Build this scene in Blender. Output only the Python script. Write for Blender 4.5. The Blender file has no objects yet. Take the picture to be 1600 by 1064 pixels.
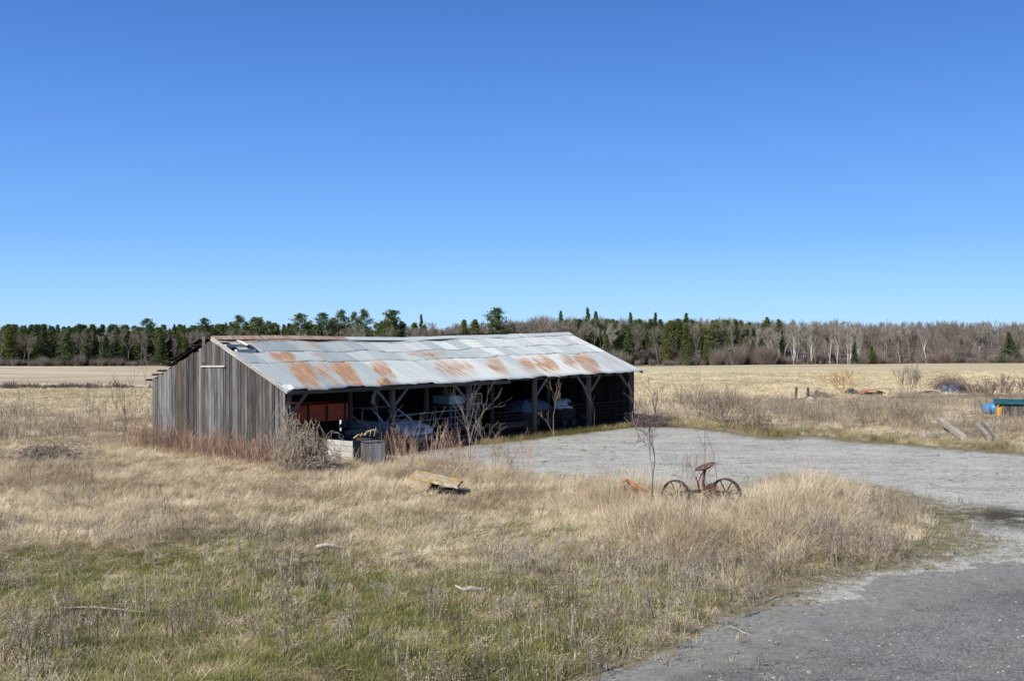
import bpy, math, random
import numpy as np
from mathutils import Vector, Matrix, noise as mn
R = math.radians
random.seed(7); rng = np.random.default_rng(7)
scene = bpy.context.scene
COL = scene.collection

# ------------------------------------------------------------------ camera, world, sun, exposure
CAM_H = 4.36; FPX = 1628.0; PITCH = math.atan(18 / FPX)
cd = bpy.data.cameras.new('camera'); cam = bpy.data.objects.new('camera', cd); COL.objects.link(cam)
cam.location = (0, 0, CAM_H); cam.rotation_euler = (math.pi / 2 - PITCH, 0, 0)
cd.sensor_width = 36; cd.lens = 36 * FPX / 1600; cd.clip_start = 0.1; cd.clip_end = 6000
scene.camera = cam
SUN_EL = R(39); SUN_DIR = Vector((-0.705, -0.709, 0)).normalized()      # horizontal direction towards the sun
w = bpy.data.worlds.new('World'); scene.world = w; w.use_nodes = True
nt = w.node_tree; bg = nt.nodes['Background']
sky = nt.nodes.new('ShaderNodeTexSky'); sky.sky_type = 'NISHITA'; sky.sun_disc = False
sky.sun_elevation = SUN_EL; sky.sun_rotation = math.atan2(SUN_DIR.x, SUN_DIR.y)
sky.air_density = 0.8; sky.dust_density = 0.0; sky.ozone_density = 8.0; sky.altitude = 1500
# the clear deep blue of this day: an elevation gradient blended with the physical sky
tcn = nt.nodes.new('ShaderNodeTexCoord'); sxn = nt.nodes.new('ShaderNodeSeparateXYZ'); nt.links.new(tcn.outputs['Generated'], sxn.inputs[0])
crn = nt.nodes.new('ShaderNodeValToRGB'); nt.links.new(sxn.outputs[2], crn.inputs[0]); els = crn.color_ramp.elements
SKYC = [(0.0, (.34,.57,.83)), (.03, (.28,.53,.83)), (.087, (.17,.40,.80)), (.16, (.115,.30,.73)), (.23, (.080,.225,.62)), (.30, (.056,.17,.51)), (.6, (.035,.105,.30)), (1.0, (.025,.07,.20))]
while len(els) < len(SKYC): els.new(0.5)
for i_, (p_, c_) in enumerate(SKYC): els[i_].position = p_; els[i_].color = (*c_, 1)
SKS = 0.13; SKB = 0.93; scn = nt.nodes.new('ShaderNodeVectorMath'); scn.operation = 'SCALE'; nt.links.new(crn.outputs[0], scn.inputs[0]); scn.inputs['Scale'].default_value = 1 / SKS
mxn = nt.nodes.new('ShaderNodeMix'); mxn.data_type = 'RGBA'; mxn.inputs[0].default_value = 0.12
nt.links.new(scn.outputs[0], mxn.inputs[6]); nt.links.new(sky.outputs[0], mxn.inputs[7]); nt.links.new(mxn.outputs[2], bg.inputs[0]); bg.inputs[1].default_value = SKS * SKB
sl = bpy.data.lights.new('sun', 'SUN'); sl.energy = 5.0; sl.angle = R(0.53); sl.color = (1.0, 0.955, 0.86)
so = bpy.data.objects.new('sun', sl); COL.objects.link(so)
sd = Vector((SUN_DIR.x * math.cos(SUN_EL), SUN_DIR.y * math.cos(SUN_EL), math.sin(SUN_EL)))
so.rotation_euler = sd.to_track_quat('Z', 'Y').to_euler(); so.location = sd * 60
scene.view_settings.view_transform = 'Standard'; scene.view_settings.look = 'None'
scene.view_settings.exposure = 0.4; scene.view_settings.gamma = 1.0

# ------------------------------------------------------------------ helpers
def tag(o, label=None, cat=None, group=None, kind=None):
    if label: o['label'] = label
    if cat: o['category'] = cat
    if group: o['group'] = group
    if kind: o['kind'] = kind
    return o

def empty(name, loc, rz=0, label=None, cat=None, group=None):
    o = bpy.data.objects.new(name, None); COL.objects.link(o)
    o.location = loc; o.rotation_euler = (0, 0, rz); o.empty_display_size = 0.3
    return tag(o, label, cat, group)

class MB:
    def __init__(s): s.V = []; s.F = []; s.A = []; s.U = []
    def add(s, vs, fs, a=(0, 0, 0), us=None):
        b = len(s.V); s.V.extend([tuple(v) for v in vs]); s.F.extend([tuple(b + i for i in f) for f in fs])
        s.A.extend([a] * len(vs) if not isinstance(a, list) else a)
        s.U.extend(us if us is not None else [tuple(v) for v in vs])
    def box(s, lo, hi, a=(0, 0, 0), M=None):
        x0, y0, z0 = lo; x1, y1, z1 = hi
        vs = [(x0,y0,z0),(x1,y0,z0),(x1,y1,z0),(x0,y1,z0),(x0,y0,z1),(x1,y0,z1),(x1,y1,z1),(x0,y1,z1)]
        us = list(vs)
        if M is not None: vs = [tuple(M @ Vector(v)) for v in vs]
        s.add(vs, [(3,2,1,0),(4,5,6,7),(0,1,5,4),(1,2,6,5),(2,3,7,6),(3,0,4,7)], a, us)
    def beam(s, p, q, w_, h_, a=(0, 0, 0), up=(0, 0, 1), bow=0.0):
        p = Vector(p); q = Vector(q); d = (q - p); L = d.length; d.normalize()
        up = Vector(up); x = d.cross(up)
        if x.length < 1e-3: x = d.cross(Vector((1, 0, 0)))
        x.normalize(); y = x.cross(d); n = 5 if bow else 2
        vs = []; us = []; fs = []
        for i in range(n):
            t = i / (n - 1); c = p + d * L * t + y * bow * math.sin(t * math.pi)
            for sx, sy in ((-1,-1),(1,-1),(1,1),(-1,1)):
                vs.append(c + x * sx * w_ / 2 + y * sy * h_ / 2); us.append((sx * w_ / 2 + sy*0.03, sy * h_ / 2, t * L + random.random()*0.0))
        for i in range(n - 1):
            for k in range(4):
                a0 = i * 4 + k; b0 = i * 4 + (k + 1) % 4; fs.append((a0, b0, b0 + 4, a0 + 4))
        fs.append((3,2,1,0)); e = (n-1)*4; fs.append((e, e+1, e+2, e+3))
        s.add(vs, fs, a, us)
    def tube(s, pts, rad, n=6, a=(0, 0, 0), closed=False, caps=True):
        P = [Vector(p) for p in pts]; m = len(P)
        if not isinstance(rad, (list, tuple)): rad = [rad] * m
        vs = []; us = []; L = 0; ref = None
        for i in range(m):
            if closed: d = P[(i + 1) % m] - P[i - 1]
            else: d = P[min(i + 1, m - 1)] - P[max(i - 1, 0)]
            if d.length < 1e-9: d = Vector((0, 0, 1))
            d.normalize()
            if ref is None: ref = d.orthogonal().normalized()
            x = (ref - d * ref.dot(d))
            if x.length < 1e-4: x = d.orthogonal()
            x.normalize(); ref = x; y = d.cross(x)
            if i: L += (P[i] - P[i-1]).length
            for k in range(n):
                t = 2 * math.pi * k / n
                vs.append(P[i] + (x * math.cos(t) + y * math.sin(t)) * rad[i]); us.append((math.cos(t)*rad[i], math.sin(t)*rad[i], L))
        fs = []
        for i in range(m if closed else m - 1):
            j = (i + 1) % m
            for k in range(n): fs.append((i*n + k, i*n + (k+1) % n, j*n + (k+1) % n, j*n + k))
        if not closed and caps and n > 2: fs.append(tuple(range(n-1, -1, -1))); fs.append(tuple((m-1)*n + k for k in range(n)))
        s.add(vs, fs, a, us)
    def mesh(s, name, mat, smooth=False):
        me = bpy.data.meshes.new(name); me.from_pydata(s.V, [], s.F)
        if s.V:
            me.attributes.new('a', 'FLOAT_VECTOR', 'POINT').data.foreach_set('vector', np.array(s.A, dtype=np.float32).ravel())
            me.attributes.new('u', 'FLOAT_VECTOR', 'POINT').data.foreach_set('vector', np.array(s.U, dtype=np.float32).ravel())
        me.materials.append(mat)
        if smooth: me.polygons.foreach_set('use_smooth', [True] * len(me.polygons))
        me.update(); return me
    def build(s, name, mat, parent=None, smooth=False, bevel=0):
        o = bpy.data.objects.new(name, s.mesh(name, mat, smooth)); COL.objects.link(o)
        if parent: o.parent = parent
        if bevel:
            b = o.modifiers.new('bevel', 'BEVEL'); b.width = bevel; b.segments = 2; b.limit_method = 'ANGLE'
        return o

def copy_tree(o, parent=None):
    c = o.copy(); COL.objects.link(c); c.parent = parent
    for ch in list(o.children): copy_tree(ch, c)
    return c

# node helpers -------------------------------------------------------
class NM:
    def __init__(s, name, rough=0.85, metal=0.0, spec=0.3):
        s.m = bpy.data.materials.new(name); s.m.use_nodes = True; s.t = s.m.node_tree; s.N = s.t.nodes; s.L = s.t.links
        s.b = s.N['Principled BSDF']; s.b.inputs['Roughness'].default_value = rough
        s.b.inputs['Metallic'].default_value = metal; s.b.inputs['Specular IOR Level'].default_value = spec
    def n(s, t, **k):
        x = s.N.new(t)
        for a, v in k.items(): setattr(x, a, v)
        return x
    def src(s, sock, v):
        if isinstance(v, (int, float)): sock.default_value = v
        elif isinstance(v, (tuple, list)): sock.default_value = (*v, 1.0)[:len(sock.default_value)] if len(v) == 3 and len(sock.default_value) == 4 else v
        else: s.L.new(v, sock)
    def attr(s, name): return s.n('ShaderNodeAttribute', attribute_name=name).outputs['Vector']
    def xyz(s, v):
        x = s.n('ShaderNodeSeparateXYZ'); s.L.new(v, x.inputs[0]); return x.outputs
    def mapv(s, v, sc=(1, 1, 1), loc=(0, 0, 0)):
        x = s.n('ShaderNodeMapping'); s.L.new(v, x.inputs[0]); x.inputs['Scale'].default_value = sc; x.inputs['Location'].default_value = loc; return x.outputs[0]
    def noise(s, v, scale=1, det=4, rough=0.55, dist=0.0):
        x = s.n('ShaderNodeTexNoise'); s.L.new(v, x.inputs['Vector']); x.inputs['Scale'].default_value = scale
        x.inputs['Detail'].default_value = det; x.inputs['Roughness'].default_value = rough; x.inputs['Distortion'].default_value = dist
        return x.outputs['Fac']
    def vor(s, v, scale=1, out='Color', feat='F1'):
        x = s.n('ShaderNodeTexVoronoi', feature=feat); s.L.new(v, x.inputs['Vector']); x.inputs['Scale'].default_value = scale; return x.outputs[out]
    def ramp(s, v, stops, interp='LINEAR'):
        x = s.n('ShaderNodeValToRGB'); s.src(x.inputs[0], v); e = x.color_ramp.elements; x.color_ramp.interpolation = interp
        while len(e) < len(stops): e.new(0.5)
        for i, (p, c) in enumerate(stops): e[i].position = p; e[i].color = (*c, 1) if isinstance(c, tuple) else (c, c, c, 1)
        return x.outputs[0]
    def math(s, op, a, b=0.0, c=0.0, clamp=False):
        x = s.n('ShaderNodeMath', operation=op, use_clamp=clamp); s.src(x.inputs[0], a); s.src(x.inputs[1], b); s.src(x.inputs[2], c); return x.outputs[0]
    def mix(s, f, a, b, mode='MIX'):
        x = s.n('ShaderNodeMix', data_type='RGBA', blend_type=mode); s.src(x.inputs[0], f); s.src(x.inputs[6], a); s.src(x.inputs[7], b); return x.outputs[2]
    def col(s, c): s.src(s.b.inputs['Base Color'], c)
    def bump(s, h, strength=0.5, dist=0.02):
        x = s.n('ShaderNodeBump'); s.L.new(h, x.inputs['Height']); x.inputs['Strength'].default_value = strength; x.inputs['Distance'].default_value = dist
        s.L.new(x.outputs[0], s.b.inputs['Normal'])
    def pos(s): return s.n('ShaderNodeNewGeometry').outputs['Position']
    def obj(s): return s.n('ShaderNodeTexCoord').outputs['Object']
    def rnd(s): return s.n('ShaderNodeObjectInfo').outputs['Random']
    def translucent(s, f=0.3):
        tr = s.n('ShaderNodeBsdfTranslucent'); mx = s.n('ShaderNodeMixShader'); mx.inputs[0].default_value = f
        c = s.b.inputs['Base Color']
        if c.is_linked: s.L.new(c.links[0].from_socket, tr.inputs[0])
        else: tr.inputs[0].default_value = c.default_value
        s.L.new(s.b.outputs[0], mx.inputs[1]); s.L.new(tr.outputs[0], mx.inputs[2])
        s.L.new(mx.outputs[0], s.N['Material Output'].inputs[0])

# ------------------------------------------------------------------ picture point -> place on the ground
cp, sp = math.cos(PITCH), math.sin(PITCH)
def ray(px, py):
    x = (px - 800) / FPX; z = -(py - 532) / FPX
    return Vector((x, cp + sp * z, -sp + cp * z))
def at(px, py, z=0.0):
    d = ray(px, py); t = (z - CAM_H) / d.z; return Vector((d.x * t, d.y * t, z))
def at_y(px, py, Y):
    d = ray(px, py); t = Y / d.y; return Vector((d.x * t, Y, CAM_H + d.z * t))
def to_px(p):
    y = p[1]; zz = p[2] - CAM_H; dep = y * cp - zz * sp; up = y * sp + zz * cp
    return 800 + FPX * p[0] / dep, 532 - FPX * up / dep

def poly_ground(pts): return np.array([tuple(at(*p)[:2]) for p in pts])
def sdf_poly(P, poly):
    """signed distance, positive inside; P (N,2)"""
    P = np.asarray(P, float); n = len(poly); d = np.full(len(P), 1e9); ins = np.zeros(len(P), bool)
    for i in range(n):
        a = poly[i]; b = poly[(i + 1) % n]; e = b - a; w_ = P - a
        t = np.clip((w_ @ e) / (e @ e), 0, 1); d = np.minimum(d, np.linalg.norm(w_ - t[:, None] * e, axis=1))
        c = ((a[1] > P[:, 1]) != (b[1] > P[:, 1])) & (P[:, 0] < (b[0] - a[0]) * (P[:, 1] - a[1]) / (b[1] - a[1] + 1e-12) + a[0]); ins ^= c
    return np.where(ins, d, -d)

def vnoise(P, s, seed=0):
    """smooth value noise, about -1..1, numpy"""
    P = np.asarray(P, float) / s; i = np.floor(P).astype(np.int64); f = P - i; f = f * f * (3 - 2 * f)
    def h(ix, iy):
        v = (ix * 374761393 + iy * 668265263 + seed * 1442695) & 0xffffffff; v = ((v ^ (v >> 13)) * 1274126177) & 0xffffffff
        return ((v ^ (v >> 16)) & 0xffff) / 32767.5 - 1
    a = h(i[:,0], i[:,1]); b = h(i[:,0]+1, i[:,1]); c = h(i[:,0], i[:,1]+1); d = h(i[:,0]+1, i[:,1]+1)
    return (a*(1-f[:,0]) + b*f[:,0])*(1-f[:,1]) + (c*(1-f[:,0]) + d*f[:,0])*f[:,1]
def fbm(P, s, seed=0, o=4):
    v = 0; a = 1; t = 0
    for k in range(o): v = v + a * vnoise(P, s / 2**k, seed + k * 17); t += a; a *= 0.55
    return v / t

YARD = poly_ground([(560,712),(690,697),(846,679),(1000,661),(1100,668),(1160,675),(1215,683),(1262,678),(1340,688),(1450,695),(1640,710),(1900,735),
    (2600,1000),(2300,1300),(1250,1300),(800,1120),(885,1064),(950,1035),(1020,1005),(1110,965),(1150,930),(1200,900),(1300,880),(1370,872),(1430,845),(1440,815),(1400,785),(1330,762),(1250,752),(1180,775),(1050,775),(960,765),(880,752),(820,748),(750,742),(690,728),(640,722),(580,722)])
DRIVE = poly_ground([(1000,1020),(1075,985),(1130,958),(1190,938),(1260,925),(1330,908),(1450,890),(1620,872),(1900,870),(2300,1300),(1200,1300),(850,1150),(905,1066),(950,1040)])
MOUND = poly_ground([(930,790),(960,772),(1050,778),(1180,775),(1280,755),(1330,768),(1365,800),(1380,830),(1350,852),(1280,873),(1200,885),(1080,880),(960,850)])
SHED0 = at(447, 727); SHED1 = at(990, 663.5)
LEN = (SHED1 - SHED0).length; WID = 8.3
ux = (SHED1 - SHED0).normalized(); uy = Vector((-ux.y, ux.x, 0)); SROT = math.atan2(ux.y, ux.x)
def S(x, y, z=0): return SHED0 + ux * x + uy * y + Vector((0, 0, z))
SHEDP = np.array([tuple(S(*p)[:2]) for p in ((0,0),(LEN,0),(LEN,WID),(0,WID))])
FIELD = np.array([tuple(at(*p)[:2]) if p[1] > 600 else (p[0], p[1]) for p in
    [(-400,650),(0,650),(120,646),(240,640),(400,637),(700,634),(1000,628),(1080,618),(1160,611),(1240,612),(1330,610),(1420,606),(1520,603),(1700,602)]] + [(300,262),(150,262),(110,262),(60,256),(20,256),(-40,261),(-400,261)], dtype=float)
PTS_far = None

def height(P):
    P = np.asarray(P, float); y = P[:, 1]; x = P[:, 0]
    t = np.clip((y - 46) / 12, 0, 1); base = -0.0233 * (np.clip(y, 50, 260) - 50) * 1.0
    base = np.where(y < 62, base * t, base)
    base = base + np.clip((x - 20) / 110, 0, 1.3) * np.clip((y - 90) / 170, 0, 1) * 0.75      # rises a little to the right
    hill = np.clip((y - 300) / 150, 0, 1); base = base + 4.6 * hill * hill * (3 - 2 * hill)
    dy = sdf_poly(P, YARD); ds = sdf_poly(P, SHEDP); near = np.clip(1 - (y - 60) / 60, 0.0, 1)
    out = np.clip(-np.maximum(dy, ds) / 1.5, 0, 1)
    und = (0.09 * fbm(P, 4.0, 3) + 0.035 * fbm(P, 0.9, 9, 3)) * out * near + 0.25 * fbm(P, 35, 5, 2) * np.clip((y - 55) / 60, 0, 1)
    m = np.clip(sdf_poly(P, MOUND) / 1.2, 0, 1); und = und + 0.18 * m
    return base + und - 0.03 * np.clip(dy / 0.3, 0, 1)
def hz(x, y): return float(height(np.array([[x, y]]))[0])
def ground(px, py):
    z = 0.0
    for _ in range(12): p = at(px, py, z); z = 0.5 * z + 0.5 * hz(p.x, p.y)
    p = at(px, py, z); p.z = hz(p.x, p.y); return p

# ------------------------------------------------------------------ materials
def wood_mat(name, dark=(0.035,0.033,0.032), mid=(0.092,0.089,0.087), light=(0.235,0.235,0.237), brown=(0.12,0.078,0.045), rough=0.9):
    m = NM(name, rough, spec=0.15); a = m.xyz(m.attr('a')); u = m.attr('u')
    off = m.n('ShaderNodeCombineXYZ'); m.L.new(m.math('MULTIPLY', a[0], 37.0), off.inputs[0]); m.L.new(m.math('MULTIPLY', a[0], 91.0), off.inputs[2])
    add = m.n('ShaderNodeVectorMath', operation='ADD'); m.L.new(u, add.inputs[0]); m.L.new(off.outputs[0], add.inputs[1]); v = add.outputs[0]
    g = m.noise(m.mapv(v, (38, 38, 1.6)), 1, 5, 0.6); big = m.noise(m.mapv(v, (3, 3, 0.7)), 1, 4, 0.6)
    f = m.math('ADD', m.math('MULTIPLY', g, 0.75), m.math('MULTIPLY', big, 0.65)); f = m.math('ADD', m.math('SUBTRACT', f, 0.2), m.math('MULTIPLY', m.math('SUBTRACT', a[0], 0.5), 0.5))
    c = m.ramp(f, [(0.28, dark), (0.52, mid), (0.85, light)])
    bm = m.math('MULTIPLY', a[1], m.ramp(big, [(0.3, 0.2), (0.6, 1.0)])); c = m.mix(bm, c, brown)
    m.col(c); m.bump(g, 0.6, 0.01); return m.m
M = {}
M['board'] = wood_mat('weathered_board')
M['pale_board'] = wood_mat('pale_board', (0.16,0.155,0.15), (0.36,0.35,0.33), (0.55,0.54,0.52))
M['timber'] = wood_mat('old_timber', (0.035,0.03,0.026), (0.10,0.085,0.07), (0.19,0.165,0.14))
M['inner'] = wood_mat('shade_darkened_board', (0.012,0.011,0.01), (0.035,0.031,0.028), (0.075,0.068,0.06))  # wood colour darkened to paint in the deep shade inside the shed
M['beam'] = wood_mat('squared_beam', (0.12,0.10,0.08), (0.31,0.275,0.225), (0.50,0.46,0.39))

def plain(name, c, rough=0.6, metal=0.0, var=0.25, scale=6.0, spec=0.3, c2=None, amt=0.5):
    m = NM(name, rough, metal, spec); n = m.noise(m.obj(), scale, 5, 0.65)
    d = tuple(x * (1 - var) for x in c); l = tuple(min(1, x * (1 + var)) for x in c); col = m.ramp(n, [(0.3, d), (0.7, l)])
    if c2: col = m.mix(m.ramp(m.noise(m.obj(), scale * 0.55, 6, 0.7), [(amt - 0.06, 0.0), (amt + 0.06, 1.0)]), c2, col)
    m.col(col); m.bump(n, 0.3, 0.01); return m.m
M['rust'] = plain('rusty_iron', (0.16,0.07,0.055), 0.9, 0.1, 0.45, 12, 0.2, (0.09,0.05,0.045), 0.5)
M['iron'] = plain('dark_iron', (0.065,0.045,0.04), 0.85, 0.2, 0.4, 14)
M['orange'] = plain('faded_orange_paint', (0.36,0.15,0.06), 0.8, 0, 0.3, 9, 0.2, (0.25,0.11,0.06), 0.45)
M['red'] = plain('dull_red_paint', (0.55,0.09,0.03), 0.6, 0, 0.25, 5, 0.3, (0.25,0.06,0.04), 0.4)
M['car'] = plain('pale_car_paint', (0.72,0.76,0.80), 0.35, 0, 0.08, 3, 0.5)
M['rubber'] = plain('tyre_rubber', (0.025,0.025,0.027), 0.9, 0, 0.2, 8)
M['chrome'] = plain('dull_chrome', (0.14,0.14,0.15), 0.6, 0.4, 0.15, 5)
M['glass'] = plain('dark_glass', (0.015,0.02,0.025), 0.08, 0, 0.1, 3, 0.6)
M['lens'] = plain('lamp_lens', (0.6,0.62,0.64), 0.2, 0, 0.1, 10, 0.6)
M['bluebox'] = plain('pale_blue_metal', (0.30,0.45,0.58), 0.5, 0, 0.2, 4)
M['white'] = plain('dirty_white', (0.62,0.63,0.64), 0.6, 0, 0.15, 6)
M['tarp'] = plain('blue_grey_tarp', (0.13,0.17,0.24), 0.6, 0, 0.35, 3)
M['galv'] = plain('galvanised_tube', (0.16,0.17,0.19), 0.6, 0.3, 0.2, 9)
M['stone'] = plain('grey_stone', (0.32,0.30,0.27), 0.9, 0, 0.3, 9)
M['darkstone'] = plain('dark_stone', (0.035,0.033,0.04), 0.8, 0, 0.3, 12)
M['lichen'] = plain('lichen_slab', (0.40,0.35,0.27), 0.95, 0, 0.2, 4, 0.1, (0.40,0.275,0.125), 0.5)
M['black'] = plain('dark_plank', (0.022,0.02,0.019), 0.9, 0, 0.3, 9)
M['barrel'] = plain('blue_plastic', (0.04,0.20,0.48), 0.4, 0, 0.12, 4)
M['yellow'] = plain('yellow_plastic', (0.6,0.34,0.03), 0.45, 0, 0.15, 6)
M['green'] = plain('green_sheet', (0.015,0.08,0.08), 0.5, 0, 0.25, 4)
M['bird'] = plain('black_feathers', (0.012,0.012,0.014), 0.7, 0, 0.2, 9)
M['pale_tarp'] = plain('crumpled_pale_tarp', (0.09,0.105,0.13), 0.5, 0, 0.4, 3, 0.4, (0.03,0.035,0.05), 0.45)
M['drift'] = plain('bleached_wood', (0.38,0.35,0.30), 0.9, 0, 0.2, 14)
M['bark'] = plain('sapling_bark', (0.125,0.095,0.085), 0.85, 0, 0.3, 10)
M['palebark'] = plain('dry_vine_bark', (0.30,0.25,0.20), 0.9, 0, 0.3, 6)
M['greybark'] = plain('grey_twig_bark', (0.28,0.23,0.175), 0.9, 0, 0.3, 6)
M['goldbark'] = plain('golden_twig_bark', (0.42,0.26,0.11), 0.9, 0, 0.3, 6)
M['brush'] = plain('purple_brown_brush', (0.19,0.14,0.12), 0.9, 0, 0.3, 6)

def roof_mat():
    m = NM('galvanised_roof_sheet', 0.5, 0.2, 0.4); a = m.xyz(m.attr('a')); u = m.attr('u'); ux_ = m.xyz(u)
    n1 = m.noise(m.mapv(u, (8.5, 0.5, 1)), 1, 6, 0.66, 0.15); n2 = m.noise(m.mapv(u, (14, 1.4, 1)), 1, 4, 0.6); n3 = m.noise(m.mapv(u, (1.3, 1.0, 1), (7, 3, 0)), 1, 4, 0.6)
    t = m.math('ADD', a[0], m.math('MULTIPLY', m.math('SUBTRACT', n1, 0.5), 0.55))
    c = m.ramp(t, [(0.0, (0.26,0.31,0.33)), (0.5, (0.44,0.485,0.49)), (1.0, (0.74,0.75,0.71))])
    sc = m.math('ADD', m.math('MULTIPLY', n1, 0.6), m.math('ADD', m.math('MULTIPLY', n3, 0.35), m.math('MULTIPLY', n2, 0.25)))
    k = m.math('ADD', m.math('MULTIPLY', a[1], 0.58), m.math('ADD', m.math('MULTIPLY', m.math('SUBTRACT', sc, 0.6), 1.35), 0.6))         # rust amount
    k = m.math('SUBTRACT', k, m.math('MULTIPLY', m.math('ABSOLUTE', m.math('SUBTRACT', a[2], 0.42)), 0.38))
    rustc = m.ramp(n2, [(0.3, (0.15,0.06,0.028)), (0.5, (0.30,0.14,0.06)), (0.72, (0.46,0.32,0.18))])
    f = m.ramp(k, [(0.80, 0.0), (0.98, 0.42), (1.25, 0.85)])
    c = m.mix(m.math('MULTIPLY', m.ramp(m.noise(m.mapv(u, (2.0, 1.5, 1), (9, 2, 4)), 1, 5, 0.7), [(0.5, 0.0), (0.75, 0.4)]), 1.0), c, (0.50,0.42,0.30)); c = m.mix(f, c, rustc); m.col(c)
    m.src(m.b.inputs['Metallic'], m.math('MULTIPLY', m.math('SUBTRACT', 1.0, f), 0.2)); m.src(m.b.inputs['Roughness'], m.math('ADD', 0.5, m.math('MULTIPLY', f, 0.4)))
    m.bump(n3, 0.35, 0.05); return m.m
M['roof'] = roof_mat()

def blade_mat(name, c0, c1, c2, patch=3.0, trans=0.35):
    m = NM(name, 0.75, spec=0.2); r = m.rnd(); a = m.xyz(m.attr('a'))
    p = m.noise(m.pos(), 1 / patch, 5, 0.7)
    f = m.math('ADD', m.math('MULTIPLY', r, 0.35), m.math('ADD', m.math('MULTIPLY', a[0], 0.45), m.math('MULTIPLY', m.math('SUBTRACT', p, 0.42), 1.3)))
    m.col(m.ramp(f, [(0.1, c0), (0.5, c1), (0.95, c2)])); m.translucent(trans); return m.m
M['straw'] = blade_mat('dry_straw', (0.24,0.18,0.11), (0.60,0.50,0.335), (0.92,0.83,0.65))
M['paleseed'] = blade_mat('pale_dry_grass', (0.27,0.20,0.12), (0.55,0.45,0.31), (0.84,0.75,0.60), 2.0)
M['grass'] = blade_mat('green_grass', (0.11,0.115,0.035), (0.235,0.245,0.08), (0.48,0.44,0.19), 1.5)
M['olive'] = blade_mat('olive_grass', (0.13,0.12,0.05), (0.26,0.235,0.09), (0.40,0.34,0.17), 2.5)
M['weed'] = blade_mat('grey_dead_weed', (0.14,0.11,0.08), (0.27,0.225,0.175), (0.44,0.385,0.32), 3.0, 0.1)
M['redtwig'] = blade_mat('reddish_twig', (0.22,0.15,0.11), (0.35,0.215,0.15), (0.50,0.40,0.30), 1.5, 0.05)
M['stub'] = blade_mat('corn_stubble_stalk', (0.34,0.27,0.16), (0.58,0.49,0.32), (0.76,0.68,0.50), 8.0, 0.15)
M['moss'] = blade_mat('yellow_green_plant', (0.20,0.22,0.05), (0.38,0.40,0.09), (0.5,0.5,0.2), 1.0)

def leaf_mat(name, c0, c1, c2):
    m = NM(name, 0.7, spec=0.15); a = m.xyz(m.attr('a')); r = m.rnd()
    f = m.math('ADD', m.math('MULTIPLY', a[0], 0.7), m.math('MULTIPLY', r, 0.35)); m.col(m.ramp(f, [(0.05, c0), (0.5, c1), (0.95, c2)])); m.translucent(0.2); return m.m
M['pine'] = leaf_mat('pine_needles', (0.045,0.07,0.025), (0.10,0.135,0.05), (0.17,0.20,0.085))
M['spruce'] = leaf_mat('spruce_needles', (0.03,0.052,0.022), (0.07,0.105,0.04), (0.13,0.16,0.06))
M['cedar'] = leaf_mat('cedar_foliage', (0.05,0.065,0.018), (0.105,0.125,0.032), (0.16,0.175,0.05))
M['twig'] = leaf_mat('bare_twigs', (0.145,0.125,0.105), (0.22,0.19,0.16), (0.31,0.27,0.23))
M['rusttwig'] = leaf_mat('larch_twigs', (0.18,0.11,0.06), (0.28,0.18,0.10), (0.36,0.25,0.15))
M['paletwig'] = leaf_mat('poplar_twigs', (0.21,0.19,0.16), (0.32,0.295,0.25), (0.45,0.42,0.37))
M['birch'] = plain('white_bark', (0.62,0.60,0.56), 0.8, 0, 0.2, 3)
M['trunk'] = plain('grey_trunk_bark', (0.15,0.125,0.105), 0.9, 0, 0.3, 3)

def meadow_mat():
    m = NM('meadow_ground', 0.95, spec=0.1); P = m.pos(); a = m.xyz(m.attr('a'))
    n = m.noise(P, 9, 8, 0.75, 0.6); n2 = m.noise(P, 0.7, 5, 0.6); n3 = m.noise(m.mapv(P, (30, 30, 30)), 1, 5, 0.7)
    straw = m.ramp(n, [(0.3, (0.10,0.07,0.045)), (0.5, (0.24,0.18,0.115)), (0.7, (0.44,0.35,0.23))])
    green = m.ramp(n3, [(0.35, (0.05,0.06,0.02)), (0.6, (0.15,0.18,0.05)), (0.75, (0.25,0.25,0.09))])
    gf = m.math('MULTIPLY', a[0], m.ramp(m.math('ADD', n2, m.math('MULTIPLY', n, 0.3)), [(0.5, 0.0), (0.72, 1.0)]))
    c = m.mix(gf, straw, green)
    wood = m.ramp(n2, [(0.3, (0.09,0.07,0.06)), (0.7, (0.17,0.135,0.11))]); c = m.mix(a[1], c, wood)
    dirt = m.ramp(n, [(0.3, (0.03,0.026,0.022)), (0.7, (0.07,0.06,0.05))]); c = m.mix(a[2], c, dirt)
    m.col(c); m.bump(n, 0.7, 0.05); return m.m
M['meadow'] = meadow_mat()

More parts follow.
